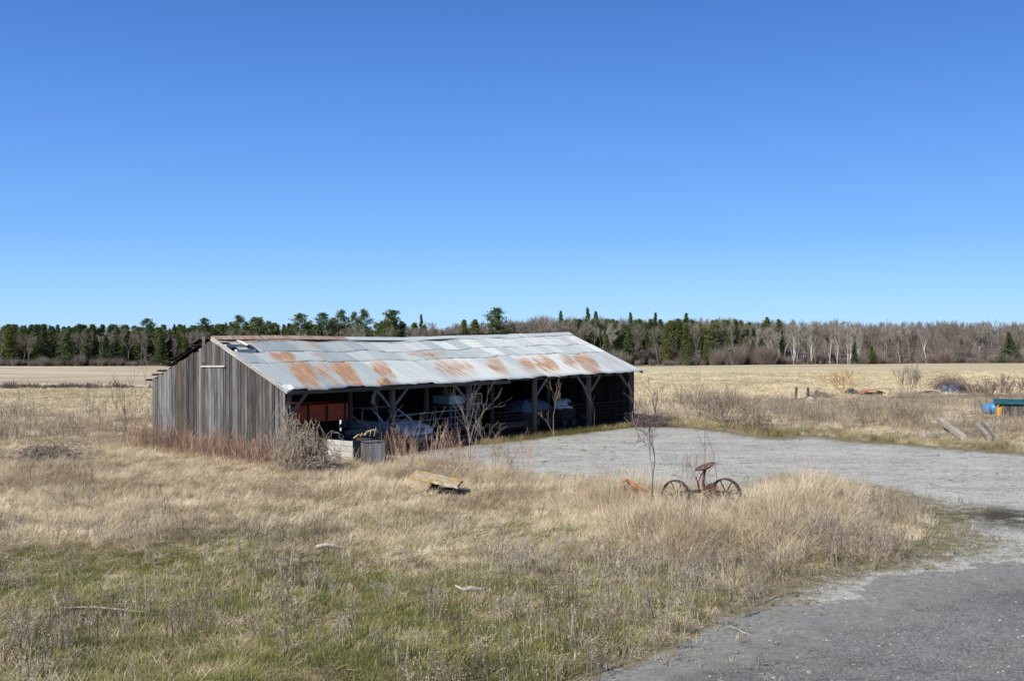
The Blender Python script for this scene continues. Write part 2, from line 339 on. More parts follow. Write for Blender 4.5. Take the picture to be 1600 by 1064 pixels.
def field_mat():
    m = NM('stubble_field', 0.95, spec=0.1); P = m.pos(); a = m.xyz(m.attr('a'))
    n = m.noise(m.mapv(P, (1.2, 2.2, 1)), 1, 8, 0.75); n2 = m.noise(m.mapv(P, (0.02, 0.3, 1)), 1, 6, 0.7); row = m.n('ShaderNodeTexWave', wave_type='BANDS', bands_direction='Y')
    m.L.new(P, row.inputs['Vector']); row.inputs['Scale'].default_value = 0.42; row.inputs['Distortion'].default_value = 2.5; row.inputs['Detail'].default_value = 3; row.inputs['Detail Scale'].default_value = 0.5
    f = m.math('ADD', m.math('MULTIPLY', n, 0.75), m.math('ADD', m.math('MULTIPLY', n2, 0.45), m.math('MULTIPLY', row.outputs['Fac'], 0.10)))
    corn = m.ramp(f, [(0.46, (0.14,0.11,0.07)), (0.62, (0.40,0.335,0.21)), (0.8, (0.68,0.60,0.42))])
    hay = m.ramp(m.math('ADD', n2, m.math('MULTIPLY', n, 0.25)), [(0.46, (0.20,0.15,0.10)), (0.6, (0.36,0.29,0.20)), (0.70, (0.60,0.52,0.39))])
    c = m.mix(a[0], corn, hay); c = m.mix(a[1], c, (0.09,0.07,0.045)); m.col(c); m.bump(n, 0.6, 0.1); return m.m
M['field'] = field_mat()

def gravel_mat(name, lo, mid, hi, asphalt=False):
    m = NM(name, 0.95, spec=0.15); P = m.pos(); a = m.xyz(m.attr('a'))
    v = m.xyz(m.vor(P, 24 if not asphalt else 36))[0]; v2 = m.xyz(m.vor(P, 70))[1]; n = m.noise(P, 0.5, 6, 0.65); nf = m.noise(m.mapv(P, (1.3, 3.0, 1)), 1, 6, 0.75)
    f = m.math('ADD', m.math('MULTIPLY', v, 0.42), m.math('ADD', m.math('MULTIPLY', v2, 0.28), m.math('MULTIPLY', n, 0.5)))
    c = m.ramp(f, [(0.25, lo), (0.58, mid), (0.95, hi)])
    stain = m.ramp(nf, [(0.55, 0.0), (0.62, 0.9)]); c = m.mix(m.math('MULTIPLY', stain, 0.7 if not asphalt else 0.35), c, (0.13,0.115,0.08) if not asphalt else (0.05,0.05,0.05))
    if asphalt:
        c = m.mix(m.math('MULTIPLY', m.ramp(m.noise(P, 0.35, 5, 0.7), [(0.52, 0.0), (0.72, 1.0)]), 0.55), c, (0.30,0.295,0.27))
        spk = m.ramp(m.xyz(m.vor(P, 34, 'Color'))[2], [(0.955, 0.0), (0.965, 1.0)]); c = m.mix(m.math('MULTIPLY', spk, 0.2), c, (0.42,0.42,0.42))
    rut = m.ramp(m.noise(m.mapv(P, (0.10, 0.9, 1), (3, 1, 0)), 1, 4, 0.6, 0.8), [(0.42, 0.0), (0.62, 1.0)]); c = m.mix(m.math('MULTIPLY', rut, 0.2), c, (0.17,0.165,0.15) if not asphalt else (0.07,0.07,0.07))
    edge = m.math('SUBTRACT', 1.0, m.ramp(m.math('ADD', a[0], m.math('MULTIPLY', m.math('SUBTRACT', m.noise(P, 2.5, 6, 0.75), 0.5), 1.6)), [(0.3, 0.0), (0.6, 1.0)]))
    ec = m.ramp(m.noise(P, 8, 6, 0.7), [(0.35, (0.11,0.095,0.05)), (0.6, (0.24,0.20,0.14))]) if not asphalt else m.ramp(m.noise(P, 10, 6, 0.7), [(0.35, (0.15,0.148,0.135)), (0.65, (0.29,0.285,0.26))])
    c = m.mix(edge, c, ec)
    mg = m.math('MULTIPLY', a[1], m.ramp(m.noise(P, 3.0, 6, 0.75), [(0.4, 0.0), (0.58, 1.0)])); c = m.mix(mg, c, m.ramp(v2, [(0.0, (0.075,0.08,0.025)), (1.0, (0.20,0.20,0.075))]))
    mm = m.math('MULTIPLY', a[2], m.ramp(m.noise(P, 1.5, 5, 0.7), [(0.35, 0.0), (0.5, 1.0)])); c = m.mix(mm, c, (0.06,0.048,0.03))
    m.col(c); m.bump(f, 0.8, 0.02); return m.m
M['gravel'] = gravel_mat('pale_gravel', (0.17,0.166,0.148), (0.40,0.39,0.355), (0.64,0.625,0.575))
M['asphalt'] = gravel_mat('worn_asphalt', (0.07,0.07,0.064), (0.155,0.155,0.145), (0.30,0.298,0.28), True)

# ------------------------------------------------------------------ setting: ground sheet, field, yard, drive
def spaced(lo, hi, step, far_lo, far_hi, grow=1.09):
    a = list(np.arange(lo, hi + 1e-6, step)); s = step; x = hi
    while x < far_hi: s *= grow; x += s; a.append(x)
    s = step; x = lo; b = []
    while x > far_lo: s *= grow; x -= s; b.append(x)
    return np.array(b[::-1] + a)
gx = spaced(-27, 27, 0.28, -1400, 1400); gy = spaced(9, 56, 0.28, -150, 2500, 1.035)
GX, GY = np.meshgrid(gx, gy); GP = np.stack([GX.ravel(), GY.ravel()], 1); GZ = height(GP)
nx, ny = len(gx), len(gy)
ii, jj = np.meshgrid(np.arange(nx - 1), np.arange(ny - 1)); q0 = (jj * nx + ii).ravel(); QF = np.stack([q0, q0 + 1, q0 + 1 + nx, q0 + nx], 1)
def npmesh(name, V, F, A, mat, kind='structure', smooth=True):
    me = bpy.data.meshes.new(name); me.vertices.add(len(V)); me.vertices.foreach_set('co', np.asarray(V, np.float32).ravel())
    k = F.shape[1]; me.loops.add(F.size); me.loops.foreach_set('vertex_index', F.ravel().astype(np.int32)); me.polygons.add(len(F))
    me.polygons.foreach_set('loop_start', np.arange(0, F.size, k, dtype=np.int32)); me.polygons.foreach_set('loop_total', np.full(len(F), k, np.int32))
    me.update(calc_edges=True); me.attributes.new('a', 'FLOAT_VECTOR', 'POINT').data.foreach_set('vector', np.asarray(A, np.float32).ravel())
    if smooth: me.polygons.foreach_set('use_smooth', [True] * len(F))
    me.materials.append(mat); o = bpy.data.objects.new(name, me); COL.objects.link(o); tag(o, kind=kind); return o
def greenness(P):
    """share of live green in the turf: the near lawn"""
    P = np.asarray(P); g = np.clip((24.0 - P[:, 1] + 3.5 * fbm(P, 5, 21)) / 6, 0, 1); return g * np.clip(1.0 + 1.4 * fbm(P, 2.6, 33), 0.12, 1)
A0 = np.zeros((len(GP), 3)); A0[:, 0] = greenness(GP); A0[:, 1] = np.clip((GP[:, 1] - 258) / 6, 0, 1)
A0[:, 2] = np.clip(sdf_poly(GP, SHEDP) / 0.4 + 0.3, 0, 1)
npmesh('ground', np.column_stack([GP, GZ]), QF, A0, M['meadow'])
fd = sdf_poly(GP, FIELD); keep = (fd[QF] > 0).all(1); used = np.unique(QF[keep]); remap = np.full(len(GP), -1); remap[used] = np.arange(len(used))
AF = np.zeros((len(used), 3)); FP = GP[used]
left = np.clip((-12 - FP[:, 0]) / 6, 0, 1)
AF[:, 0] = left * np.clip((FP[:, 1] - 95) / 2, 0, 1); AF[:, 1] = 0
npmesh('field', np.column_stack([FP, GZ[used] + 0.02]), remap[QF[keep]], AF, M['field'])

def sheet(name, poly, step, z, mat, extra, bounds):
    xs = np.arange(bounds[0], bounds[1], step); ys = np.arange(bounds[2], bounds[3], step)
    X, Y = np.meshgrid(xs, ys); P = np.stack([X.ravel(), Y.ravel()], 1); d = sdf_poly(P, poly)
    d = d + (0.35 if name == 'gravel_yard' else 0.8) * fbm(P, 1.6 if name == 'gravel_yard' else 2.6, 77, 4) + 0.14 * vnoise(P, 0.2, 5) - (0 if name == 'gravel_yard' else 0.25)
    n = len(xs); i, j = np.meshgrid(np.arange(n - 1), np.arange(len(ys) - 1)); q = (j * n + i).ravel(); F = np.stack([q, q+1, q+1+n, q+n], 1)
    k = (d[F] > 0).all(1); us = np.unique(F[k]); rm = np.full(len(P), -1); rm[us] = np.arange(len(us)); Q = P[us]
    A = np.zeros((len(Q), 3)); A[:, 0] = np.clip(d[us] / (2.2 if name == 'gravel_yard' else 2.6), 0, 1); A[:, 1], A[:, 2] = extra(Q)
    Z = height(Q) + 0.03 * np.clip(sdf_poly(Q, YARD) / 0.3, 0, 1) + z + 0.012 * fbm(Q, 0.7, 4, 2) * np.clip(sdf_poly(Q, YARD), 0, 1)
    return npmesh(name, np.column_stack([Q, Z]), rm[F[k]], A, mat)
def blob(P, c, r):
    c = np.array(c[:2]); r = np.array(r); return np.clip(1.3 - np.linalg.norm((P - c) / r, axis=1), 0, 1)
def yard_extra(P):
    mo = np.maximum.reduce([blob(P, at(1480, 850), (1.6, 1.6)), blob(P, at(1420, 815), (1.3, 2.0)), blob(P, at(1490, 805), (2.0, 1.6)), 0.6 * blob(P, at(1300, 880), (2.2, 1.0)), 0.5 * np.clip(1 - sdf_poly(P, YARD) / 2.0, 0, 1)])
    mu = np.maximum(blob(P, at(1585, 808), (1.6, 1.7)), blob(P, at(1595, 930), (0.6, 0.5))); return mo, mu
sheet('gravel_yard', YARD, 0.11, 0.006, M['gravel'], yard_extra, (-8, 34, 7.5, 50))
sheet('asphalt_drive', DRIVE, 0.10, 0.011, M['asphalt'], lambda P: (0 * P[:, 0], 0 * P[:, 0]), (-1, 22, 7.5, 21))

# ------------------------------------------------------------------ the shed
shed = empty('open_shed', SHED0, SROT, 'long weathered board shed with rusty tin roof and open post front', 'shed')
ZE = 2.5; ZR = 4.07; HY = WID / 2
def sag(x): return -0.15 * math.exp(-((x - 8.0) / 4.5) ** 2) + 0.05 * (x / LEN) - 0.03 * math.sin(x * 1.9)
def roofz(x, y):
    t = min(abs(y - HY) / HY, 1.2); return ZR + (ZE - ZR) * t + sag(x) * (1 - 0.75 * t) + 0.012 * math.sin(x * 3.1 + y)
def board_wall(name, L0, L1, fixed, axis, top, mat, a_fn=None, thick=0.025, gap=0.016, z0=-0.05, jag=0.03, wr=(0.14, 0.24), parent=shed):
    b = MB(); p = L0
    while p < L1:
        w_ = random.uniform(*wr); q = min(p + w_, L1); m0 = (p + q) / 2; off = random.uniform(-0.008, 0.008)
        zt0 = top(p); zt1 = top(q - gap); j = random.uniform(-jag, jag * 0.3); zb = z0 + random.uniform(-0.04, 0.05)
        tone = random.betavariate(2.2, 2.2); br = max(0, random.gauss(-0.05, 0.22)); a = (tone, min(br, 0.8), 0)
        if a_fn: a = a_fn(m0, a)
        f0 = fixed + off; f1 = f0 + thick; q2 = q - gap - (random.random() < 0.2) * 0.022
        c = [(p, f0), (q2, f0), (q2, f1), (p, f1)]
        if axis == 'y': c = [(f, s) for s, f in c]
        zt = [zt0, zt1, zt1, zt0]; vs = [(*xy, zb) for xy in c] + [(*xy, zt[i] + j) for i, xy in enumerate(c)]
        fs = [(3,2,1,0),(4,5,6,7),(0,1,5,4),(1,2,6,5),(2,3,7,6),(3,0,4,7)]
        if axis == 'y': fs = [tuple(reversed(f)) for f in fs]
        b.add(vs, fs, a, [(v[0], v[1], v[2]) for v in vs]); p = q
    return b.build(name, mat, parent)
def gable_top(y): return roofz(0, y) - 0.03
def gable_a(y, a):
    br = a[1] + (0.35 if 5.2 < y < 6.6 else 0) * random.random()
    t = a[0] + (0.28 if y > 6.9 else 0.0) - (0.12 if 0.6 < y < 2.8 else 0) + (0.1 if 4.2 < y < 4.8 else 0)
    return (max(0, min(1, t)), br, 0)
board_wall('gable_wall', 0, WID, -0.03, 'y', gable_top, M['board'], gable_a, jag=0.05)
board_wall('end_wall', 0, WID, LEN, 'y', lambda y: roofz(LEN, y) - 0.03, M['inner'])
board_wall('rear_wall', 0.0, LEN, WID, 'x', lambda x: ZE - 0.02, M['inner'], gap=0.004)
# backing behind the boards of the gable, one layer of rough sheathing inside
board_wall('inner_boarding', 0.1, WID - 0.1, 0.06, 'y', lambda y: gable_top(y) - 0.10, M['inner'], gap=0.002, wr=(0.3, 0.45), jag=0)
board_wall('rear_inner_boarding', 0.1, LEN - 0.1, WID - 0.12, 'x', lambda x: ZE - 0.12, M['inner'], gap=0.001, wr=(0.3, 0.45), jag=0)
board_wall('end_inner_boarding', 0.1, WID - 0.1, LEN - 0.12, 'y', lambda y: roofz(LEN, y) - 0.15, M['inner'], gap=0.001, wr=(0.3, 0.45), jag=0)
# door in the gable
door = MB()
for y0, y1, t in ((3.50, 3.68, 0.62), (3.69, 3.86, 0.85), (3.87, 4.06, 0.5), (4.07, 4.26, 0.8), (4.27, 4.44, 0.92), (4.45, 4.63, 0.66)):
    door.box((-0.062, y0, 0.02 + random.uniform(-.03,.03)), (-0.036, y1 - 0.01, 3.03 + random.uniform(-.02,.01)), (t, 0.03, 0))
dr = door.build('door', M['board'], shed)
b = MB(); b.beam((-0.085, 3.36, 3.09), (-0.085, 4.85, 3.05), 0.035, 0.055, (0.8, 0, 0)); b.build('door_rail', M['pale_board'], dr)
# rake trim on the front half of the gable
b = MB()
def rz_front(y): return roofz(0, y)
b.beam((-0.09, HY + 0.05, roofz(0, HY) - 0.02), (-0.09, -0.22, roofz(0, -0.22) - 0.04), 0.03, 0.15, (0.5, 0.1, 0)); b.build('barge_board', M['pale_board'], shed)
b = MB(); b.beam((LEN + 0.42, HY + 0.05, roofz(LEN, HY) - 0.06), (LEN + 0.42, -0.2, roofz(LEN, -0.2) - 0.07), 0.03, 0.1, (0.3, 0.1, 0)); b.build('barge_board', M['timber'], shed)
# posts and braces
post_t = [0.008, 0.2406, 0.4404, 0.642, 0.832, 0.992]
def post(x, y, ztop, w_=0.17, lean=0, mat='timber', tone=0.5):
    b = MB(); b.tube([(x, y, -0.1), (x + lean * 0.5, y, ztop * 0.5), (x + lean, y, ztop)], [w_ * 0.55, w_ * 0.52, w_ * 0.48], 8, (tone, 0.1, 0)); b.build('post', M[mat], shed)
for i, t in enumerate(post_t):
    post(t * LEN, 0.09, ZE - 0.14, 0.23 if i in (1, 2, 3, 4) else 0.2, random.uniform(-0.04, 0.04), tone=0.55)
    if 0 < i < 5:
        post(t * LEN + random.uniform(-.05,.05), 2.43, 3.06, 0.2, random.uniform(-0.03, 0.03)); post(t * LEN, 5.4, 3.14, 0.2)
def brace(x, s, z0=1.62, y=0.09):
    b = MB(); b.beam((x + s * 0.06, y, z0 + random.uniform(-.05,.05)), (x + s * 0.78, y, ZE - 0.2), 0.05, 0.10, (0.75, 0.05, 0)); b.build('brace', M['board'], shed)
brace(post_t[0] * LEN, 1)
for i in (1, 2, 4): brace(post_t[i] * LEN, 1); brace(post_t[i] * LEN, -1)
brace(post_t[3] * LEN, 1); brace(post_t[5] * LEN, -1)
for y, z in ((0.09, ZE - 0.13), (2.43, 3.12), (5.4, 3.2), (WID - 0.1, ZE - 0.16)):
    b = MB(); b.beam((0.05, y, z), (LEN - 0.05, y, z), 0.14, 0.16, (0.3, 0.1, 0)); b.build('plate_beam', M['timber'], shed)
b = MB(); b.beam((0.0, -0.19, roofz(0,-0.19) - 0.10), (LEN * 0.55, -0.19, roofz(10, -0.19) - 0.12), 0.03, 0.12, (0.5, 0.2, 0)); b.build('eave_board', M['timber'], shed)
# rafters (one roof frame part) and rear purlins whose ends stick out
b = MB()
for i in range(1, 24):
    x = i * LEN / 24; b.beam((x, -0.15, roofz(x, -0.15) - 0.1), (x, HY, roofz(x, HY) - 0.1), 0.05, 0.12, (0.3, 0.1, 0)); b.beam((x, WID + 0.15, roofz(x, WID) - 0.1), (x, HY, roofz(x, HY) - 0.1), 0.05, 0.12, (0.3, 0.1, 0))
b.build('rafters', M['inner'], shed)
for y in (5.2, 7.05, 7.6, 8.0, 8.42):
    b = MB(); z = roofz(0, y) + (0.05 if y < 8.3 else 0.0); b.beam((-0.13 - random.random() * 0.08, y, z), (3.0, y, z), 0.2, 0.06, (0.2, 0.1, 0)); b.build('purlin', M['inner'], shed)
b = MB(); b.box((-0.045, 4.66, 3.2), (-0.032, 4.86, 4.08), (0.5, 0.0, 0)); b.build('patch_board', M['board'], shed)
# roof sheets
RUST = {3: [(462,492,.9),(500,522,.75),(527,556,1),(590,612,.8),(655,668,.35),(686,742,.7),(768,790,.75),(815,835,.8),(840,868,.8),(885,898,.7),(905,932,.9),(950,962,.6)],
        2: [(425,458,.9),(488,515,.6),(640,668,.6),(672,695,.75),(735,752,.45),(850,870,.45)],
        1: [(375,402,.6),(405,432,.35),(455,505,.6),(760,800,.35),(900,925,.7),(560,580,.25)],
        0: [(335,512,1.0),(620,690,.35),(760,800,.3)]}
COURSE = [(-0.01, 0.10), (0.085, 0.325), (0.31, 0.545), (0.53, 1.06)]   # fraction of the slope from the ridge
def sheet_geo(b, x0, x1, y_of, s0, s1, lift, tone, rust, side=-1, warp=0.005, skew=0.0, curl=0.0):
    nxx = max(2, int((x1 - x0) / 0.076) * 4); nv = 9; vs = []; us = []; al = []
    faint = max(0, random.gauss(.08, .16)); ph = random.uniform(0, 6); wv = random.uniform(-warp, warp)
    for j in range(nv):
        t = j / (nv - 1); s = s0 + (s1 - s0) * t
        for i in range(nxx + 1):
            x = x0 + (x1 - x0) * i / nxx; y = y_of(s); z = roofz(x, y) + lift * t + 0.012 + 0.010 * math.sin((x - x0) / 0.076 * 2 * math.pi)
            z += wv * math.sin(3 * t + ph) + (curl * ((i / nxx) ** 2) * (1 - t) if curl > 0 else 0) + (0.015 * vn1(x * 2.1 + ph) if t == 1 else 0)
            rr = rust
            if side < 0 and isinstance(rust, int):
                px, py = to_px(S(x, y, z)); rr = faint; sh = (t - .5) * (60 if rust == 3 else 30) * .55
                for p0, p1, st in RUST[rust]:
                    m0 = (p0 + p1) / 2 + sh * 0.9; hw = (p1 - p0) / 2 + 3; d = abs(px - m0) / hw; rr = max(rr, st * max(0, min(1, (1.25 - d) * 2.2)))
            vs.append((x + skew * t, y, z)); us.append((x, s * 4.45, ph)); al.append((tone, rr, t))
    fs = []
    for j in range(nv - 1):
        for i in range(nxx):
            q = j * (nxx + 1) + i; f = (q, q + 1, q + nxx + 2, q + nxx + 1); fs.append(f if side > 0 else tuple(reversed(f)))
    b.add(vs, fs, al, us)
def vn1(x): return math.sin(x * 1.7) * 0.5 + math.sin(x * 4.3 + 1) * 0.5
b = MB()
for c, (s0, s1) in enumerate(COURSE):
    x = -0.12 + (0.3 * (c % 2)) * 0; first = True; k = 0
    while x < LEN + 0.45:
        w_ = 0.80 if c else 1.6; x1 = min(x + w_ + 0.03, LEN + 0.48)
        if x1 - x < 0.2: break
        mid = S((x + x1) / 2, HY * (1 - (s0 + s1) / 2), roofz((x + x1) / 2, HY * (1 - (s0 + s1) / 2))); px, py = to_px(mid)
        rust = 0.0
        for p0, p1, st in RUST[c]:
            if p0 - 1 <= px <= p1 + 1: rust = max(rust, st)
        tone = 0.22 + 0.45 * min(1, max(0, (px - 430) / 350)) + random.uniform(-0.22, 0.22)  # sheets painted paler rightward for the sky's glancing reflection; the rest random
        torn = c == 1 and k == 0
        if c == 1 and x < 0.7: pass
        if torn:
            x += 0.45; k += 1; continue                                  # part of the corner sheet is gone
        sheet_geo(b, x, x1, lambda s: HY * (1 - s), s0, s1 + random.uniform(-0.012, 0.012) + (random.choice((0, 0, 0.012)) if c == 3 else 0), 0.005 + 0.006 * (k % 2), tone, c, -1, skew=random.uniform(-0.02, 0.02))
        x += w_; k += 1
rf = b.build('front_roof', M['roof'], shed, True)
rf.modifiers.new('thick', 'SOLIDIFY').thickness = 0.004
b = MB()      # rear slope: ragged at the gable end
for c, (s0, s1) in enumerate(COURSE[1:]):
    x = [0.35, 0.9, 1.3][c]; k = 0
    while x < LEN + 0.3:
        x1 = x + 0.83; sheet_geo(b, x, x1, lambda s: HY * (1 + s), s0, s1, 0.01 + 0.01 * (k % 2), random.uniform(0.1, 0.6), random.choice((0, 0.5, 0.9)), 1); x += 0.8; k += 1
o = b.build('rear_roof', M['roof'], shed, True); o.modifiers.new('thick', 'SOLIDIFY').thickness = 0.004
b = MB()      # loose broken roof boards heaved up at the rear of the gable
for i in range(9):
    y0 = 4.95 + i * 0.23; z0 = roofz(0, y0) + 0.16 + random.uniform(-.03,.05)
    b.beam((-0.16 + random.uniform(-.1,.05), y0, z0), (1.5, y0 + 0.05, z0 + 0.02), 0.24, 0.025, (random.random() * 0.6, 0.1, 0), up=(0, 0.35, 1))
b.build('broken_roof_boards', M['inner'], shed)
b = MB(); b.beam((0.0, 4.85, roofz(0, 4.85) + 0.12), (0.02, 7.0, roofz(0, 7.0) + 0.14), 0.03, 0.05, (0.8, 0, 0)); b.build('rafter_edge', M['board'], shed)
# ridge cap strips, torn flap, loose bits
b = MB()
for i in range(7):
    x0 = -0.1 + i * 2.9; x1 = min(x0 + 2.92, LEN + 0.46); vs = []
    if x1 - x0 < .3: continue
    vs = [(x0, HY - 0.3, roofz(x0, HY - 0.3) + 0.045), (x1, HY - 0.3, roofz(x1, HY - 0.3) + 0.05), (x0, HY, roofz(x0, HY) + 0.06), (x1, HY, roofz(x1, HY) + 0.065), (x0, HY + 0.25, roofz(x0, HY + 0.25) + 0.045), (x1, HY + 0.25, roofz(x1, HY + 0.25) + 0.05)]
    r = 0.75 if i < 2 else 0.12; b.add(vs, [(0,1,3,2),(2,3,5,4)], [(0.5 if i < 2 else 0.75, r, 0.4)] * 6, [(v[0], v[1], 3.0) for v in vs])
o = b.build('ridge_cap', M['roof'], shed); o.modifiers.new('thick', 'SOLIDIFY').thickness = 0.004
b = MB()      # curled flap of the torn sheet
vs = []; us = []; n = 12
for j in range(4):
    for i in range(n + 1):
        t = i / n; ang = t * 2.1; x = 0.95 - 0.10 * math.sin(ang) - 0.42 * t * (1 if j > 1 else 0.75); y = HY * (1 - (0.12 + 0.2 * j / 3)); z = roofz(x, y) + 0.05 + 0.22 * math.sin(ang) * (0.4 + 0.25 * j)
        vs.append((x, y, z)); us.append((x, y * 2, 0))
b.add(vs, [(j*(n+1)+i, j*(n+1)+i+1, (j+1)*(n+1)+i+1, (j+1)*(n+1)+i) for j in range(3) for i in range(n)], (1.0, 0, 0), us)
o = b.build('torn_flap', M['roof'], shed, True); o.modifiers.new('thick', 'SOLIDIFY').thickness = 0.004
b = MB(); b.box((0.05, HY * 0.68, roofz(0.4, HY*0.68) + 0.0), (0.8, HY * 0.72, roofz(0.4, HY*0.72) + 0.07), (0.8, 0, 0)); b.box((-0.05, HY * 0.80, roofz(0.4, HY*0.8)), (0.75, HY * 0.86, roofz(0.4, HY*0.86) + 0.02), (0.95, 0, 0)); b.build('roof_batten', M['pale_board'], shed)
b = MB(); b.add([(-0.16, -0.27, 2.40), (0.14, -0.27, 2.47), (0.16, 0.02, 2.60), (-0.15, 0.02, 2.57), (-0.16, -0.27, 2.31)], [(0,1,2,3),(4,1,0)], (1, 0, 0.2)); o = b.build('eave_corner_tin', M['roof'], shed); o.modifiers.new('thick', 'SOLIDIFY').thickness = 0.004
b = MB(); b.add([(3.7, -0.28, roofz(3.7,-.28)+0.06), (4.35, -0.33, roofz(4.3,-.3)+0.05), (4.15, -0.05, roofz(4.2,-.05)+0.2), (3.8, 0.05, roofz(3.8,0.05)+0.12)], [(0,1,2,3)], (0.2, 0.9, 0.4)); o = b.build('loose_tin_scrap', M['roof'], shed); o.modifiers.new('thick', 'SOLIDIFY').thickness = 0.02
b = MB(); b.beam((0.1976 * LEN, -0.02, 2.42), (0.187 * LEN, -0.02, 1.78), 0.02, 0.15, (0.7, 0, 0), up=(1, 0, 0)); b.build('hanging_board', M['board'], shed)
b = MB(); b.beam((post_t[2] * LEN - 0.32, -0.03, 2.33), (post_t[2] * LEN + 0.3, -0.03, 2.35), 0.04, 0.16, (0.8, 0, 0)); b.build('post_cap_board', M['board'], shed)
b = MB()      # dark sag of the far eave seen over the ridge
for i in range(6): b.beam((9.9 + i * 0.9, HY + 0.06, roofz(10 + i, HY) + 0.075), (10.85 + i * 0.9, HY + 0.06, roofz(11 + i, HY) + 0.09), 0.16, 0.035, (0.1, 0, 0))
b.build('ridge_plank', M['inner'], shed)

# ------------------------------------------------------------------ things in and at the shed
def ring(n, r, w_, z=0): return [(r * math.cos(2*math.pi*k/n), w_, r * math.sin(2*math.pi*k/n) + z) for k in range(n)]
def lathe_y(b, prof, n=24, a=(0,0,0)):
    vs = []; m = len(prof)
    for r, y in prof:
        for k in range(n): t = 2*math.pi*k/n; vs.append((r*math.cos(t), y, r*math.sin(t)))
    b.add(vs, [(i*n+k, i*n+(k+1)%n, ((i+1)%m)*n+(k+1)%n, ((i+1)%m)*n+k) for i in range(m) for k in range(n)], a)
def lathe_z(b, prof, n=24, a=(0,0,0)):
    vs = []; m = len(prof)
    for r, z in prof:
        for k in range(n): t = 2*math.pi*k/n; vs.append((r*math.cos(t), r*math.sin(t), z))
    fs = [(i*n+k, i*n+(k+1)%n, (i+1)*n+(k+1)%n, (i+1)*n+k) for i in range(m-1) for k in range(n)]
    fs += [tuple(range(n-1,-1,-1)), tuple((m-1)*n+k for k in range(n))]
    b.add(vs, fs, a)
def road_wheel(parent, x, y, r, wd):
    b = MB(); lathe_y(b, [(r*0.62,-wd/2),(r*0.95,-wd/2),(r,-wd*0.3),(r,wd*0.3),(r*0.95,wd/2),(r*0.62,wd/2)]); o = b.build('wheel', M['rubber'], parent, True); o.location = (x, y, r)
    b = MB(); lathe_y(b, [(r*0.1,-wd*0.35),(r*0.62,-wd*0.3),(r*0.62,wd*0.3),(r*0.1,wd*0.35)]); b.build('rim', M['chrome'], o, True); return o

# car: nose at local +x, width along y
def make_car():
    car = empty('parked_car', S(6.32, 2.55, 0), SROT - math.pi / 2, 'pale old hatchback car parked nose out behind the leaning farm gate', 'car')
    st = [(-2.0,.62,.30,.78),(-1.9,.72,.25,.92),(-1.3,.80,.22,.97),(-0.4,.82,.20,.95),(0.6,.82,.20,.95),(1.1,.80,.20,.93),(1.7,.76,.22,.84),(1.98,.68,.26,.74),(2.05,.60,.34,.62)]
    b = MB(); n = 14; vs = []
    for x, hw, z0, z1 in st:
        zm = (z0 + z1) / 2; hh = (z1 - z0) / 2
        for k in range(n):
            t = 2 * math.pi * k / n; cy = math.copysign(abs(math.cos(t)) ** 0.4, math.cos(t)); cz = math.copysign(abs(math.sin(t)) ** 0.45, math.sin(t)); vs.append((x, hw * cy, zm + hh * cz))
    m = len(st); fs = [(i*n+k, (i+1)*n+k, (i+1)*n+(k+1)%n, i*n+(k+1)%n) for i in range(m-1) for k in range(n)] + [tuple(range(n)), tuple((m-1)*n+k for k in range(n-1,-1,-1))]
    b.add(vs, fs); b.build('body', M['car'], car, True, 0)
    b = MB()   # greenhouse
    lo = [(-1.75,.70),(0.75,.72)]; hi = [(-1.25,.55),(0.05,.57)]
    vs = [(-1.8,-.70,.90),(0.78,-.72,.90),(0.78,.72,.90),(-1.8,.70,.90),(-1.3,-.56,1.32),(0.0,-.57,1.35),(0.0,.57,1.35),(-1.3,.56,1.32)]
    b.add(vs, [(4,5,6,7)]); 
    b.tube([vs[1], vs[5], vs[4], vs[0]], 0.035, 6); b.tube([vs[2], vs[6], vs[7], vs[3]], 0.035, 6); b.tube([(-0.45,-.71,.92),(-0.55,-.565,1.33)], 0.03, 6); b.tube([(-0.45,.71,.92),(-0.55,.565,1.33)], 0.03, 6)
    o = b.build('roof', M['car'], car, True)
    for nm, q in (('windshield', [1,2,6,5]), ('rear_window', [0,4,7,3]), ('side_window', [0,1,5,4]), ('side_window', [3,7,6,2])):
        b = MB(); cc = sum((Vector(vs[i]) for i in q), Vector()) / 4; b.add([tuple(cc + (Vector(vs[i]) - cc) * 0.965) for i in q], [(0,1,2,3)]); b.build(nm, M['glass'], car)
    for x in (1.35, -1.25):
        for y in (0.74, -0.74): road_wheel(car, x, y, 0.30, 0.18)
    b = MB(); b.tube([(1.6,-.78,.42),(1.98,-.74,.42),(2.12,-.5,.42),(2.14,0,.42),(2.12,.5,.42),(1.98,.74,.42),(1.6,.78,.42)], 0.06, 8); b.build('bumper', M['chrome'], car, True)
    for y in (.48, -.48): b = MB(); b.box((1.96, y-.12, .56), (2.08, y+.12, .68)); b.build('headlight', M['lens'], car, bevel=.02)
    b = MB()
    for z in (.56,.60,.64,.68): b.box((1.98,-.34,z), (2.075,.34,z+.015))
    b.build('grille', M['black'], car)
    b = MB(); b.tube([(0.55,-.80,.98),(0.55,-.92,1.0)], 0.02); b.box((0.5,-1.0,.95),(0.56,-.86,1.05)); b.build('mirror', M['black'], car)
make_car()

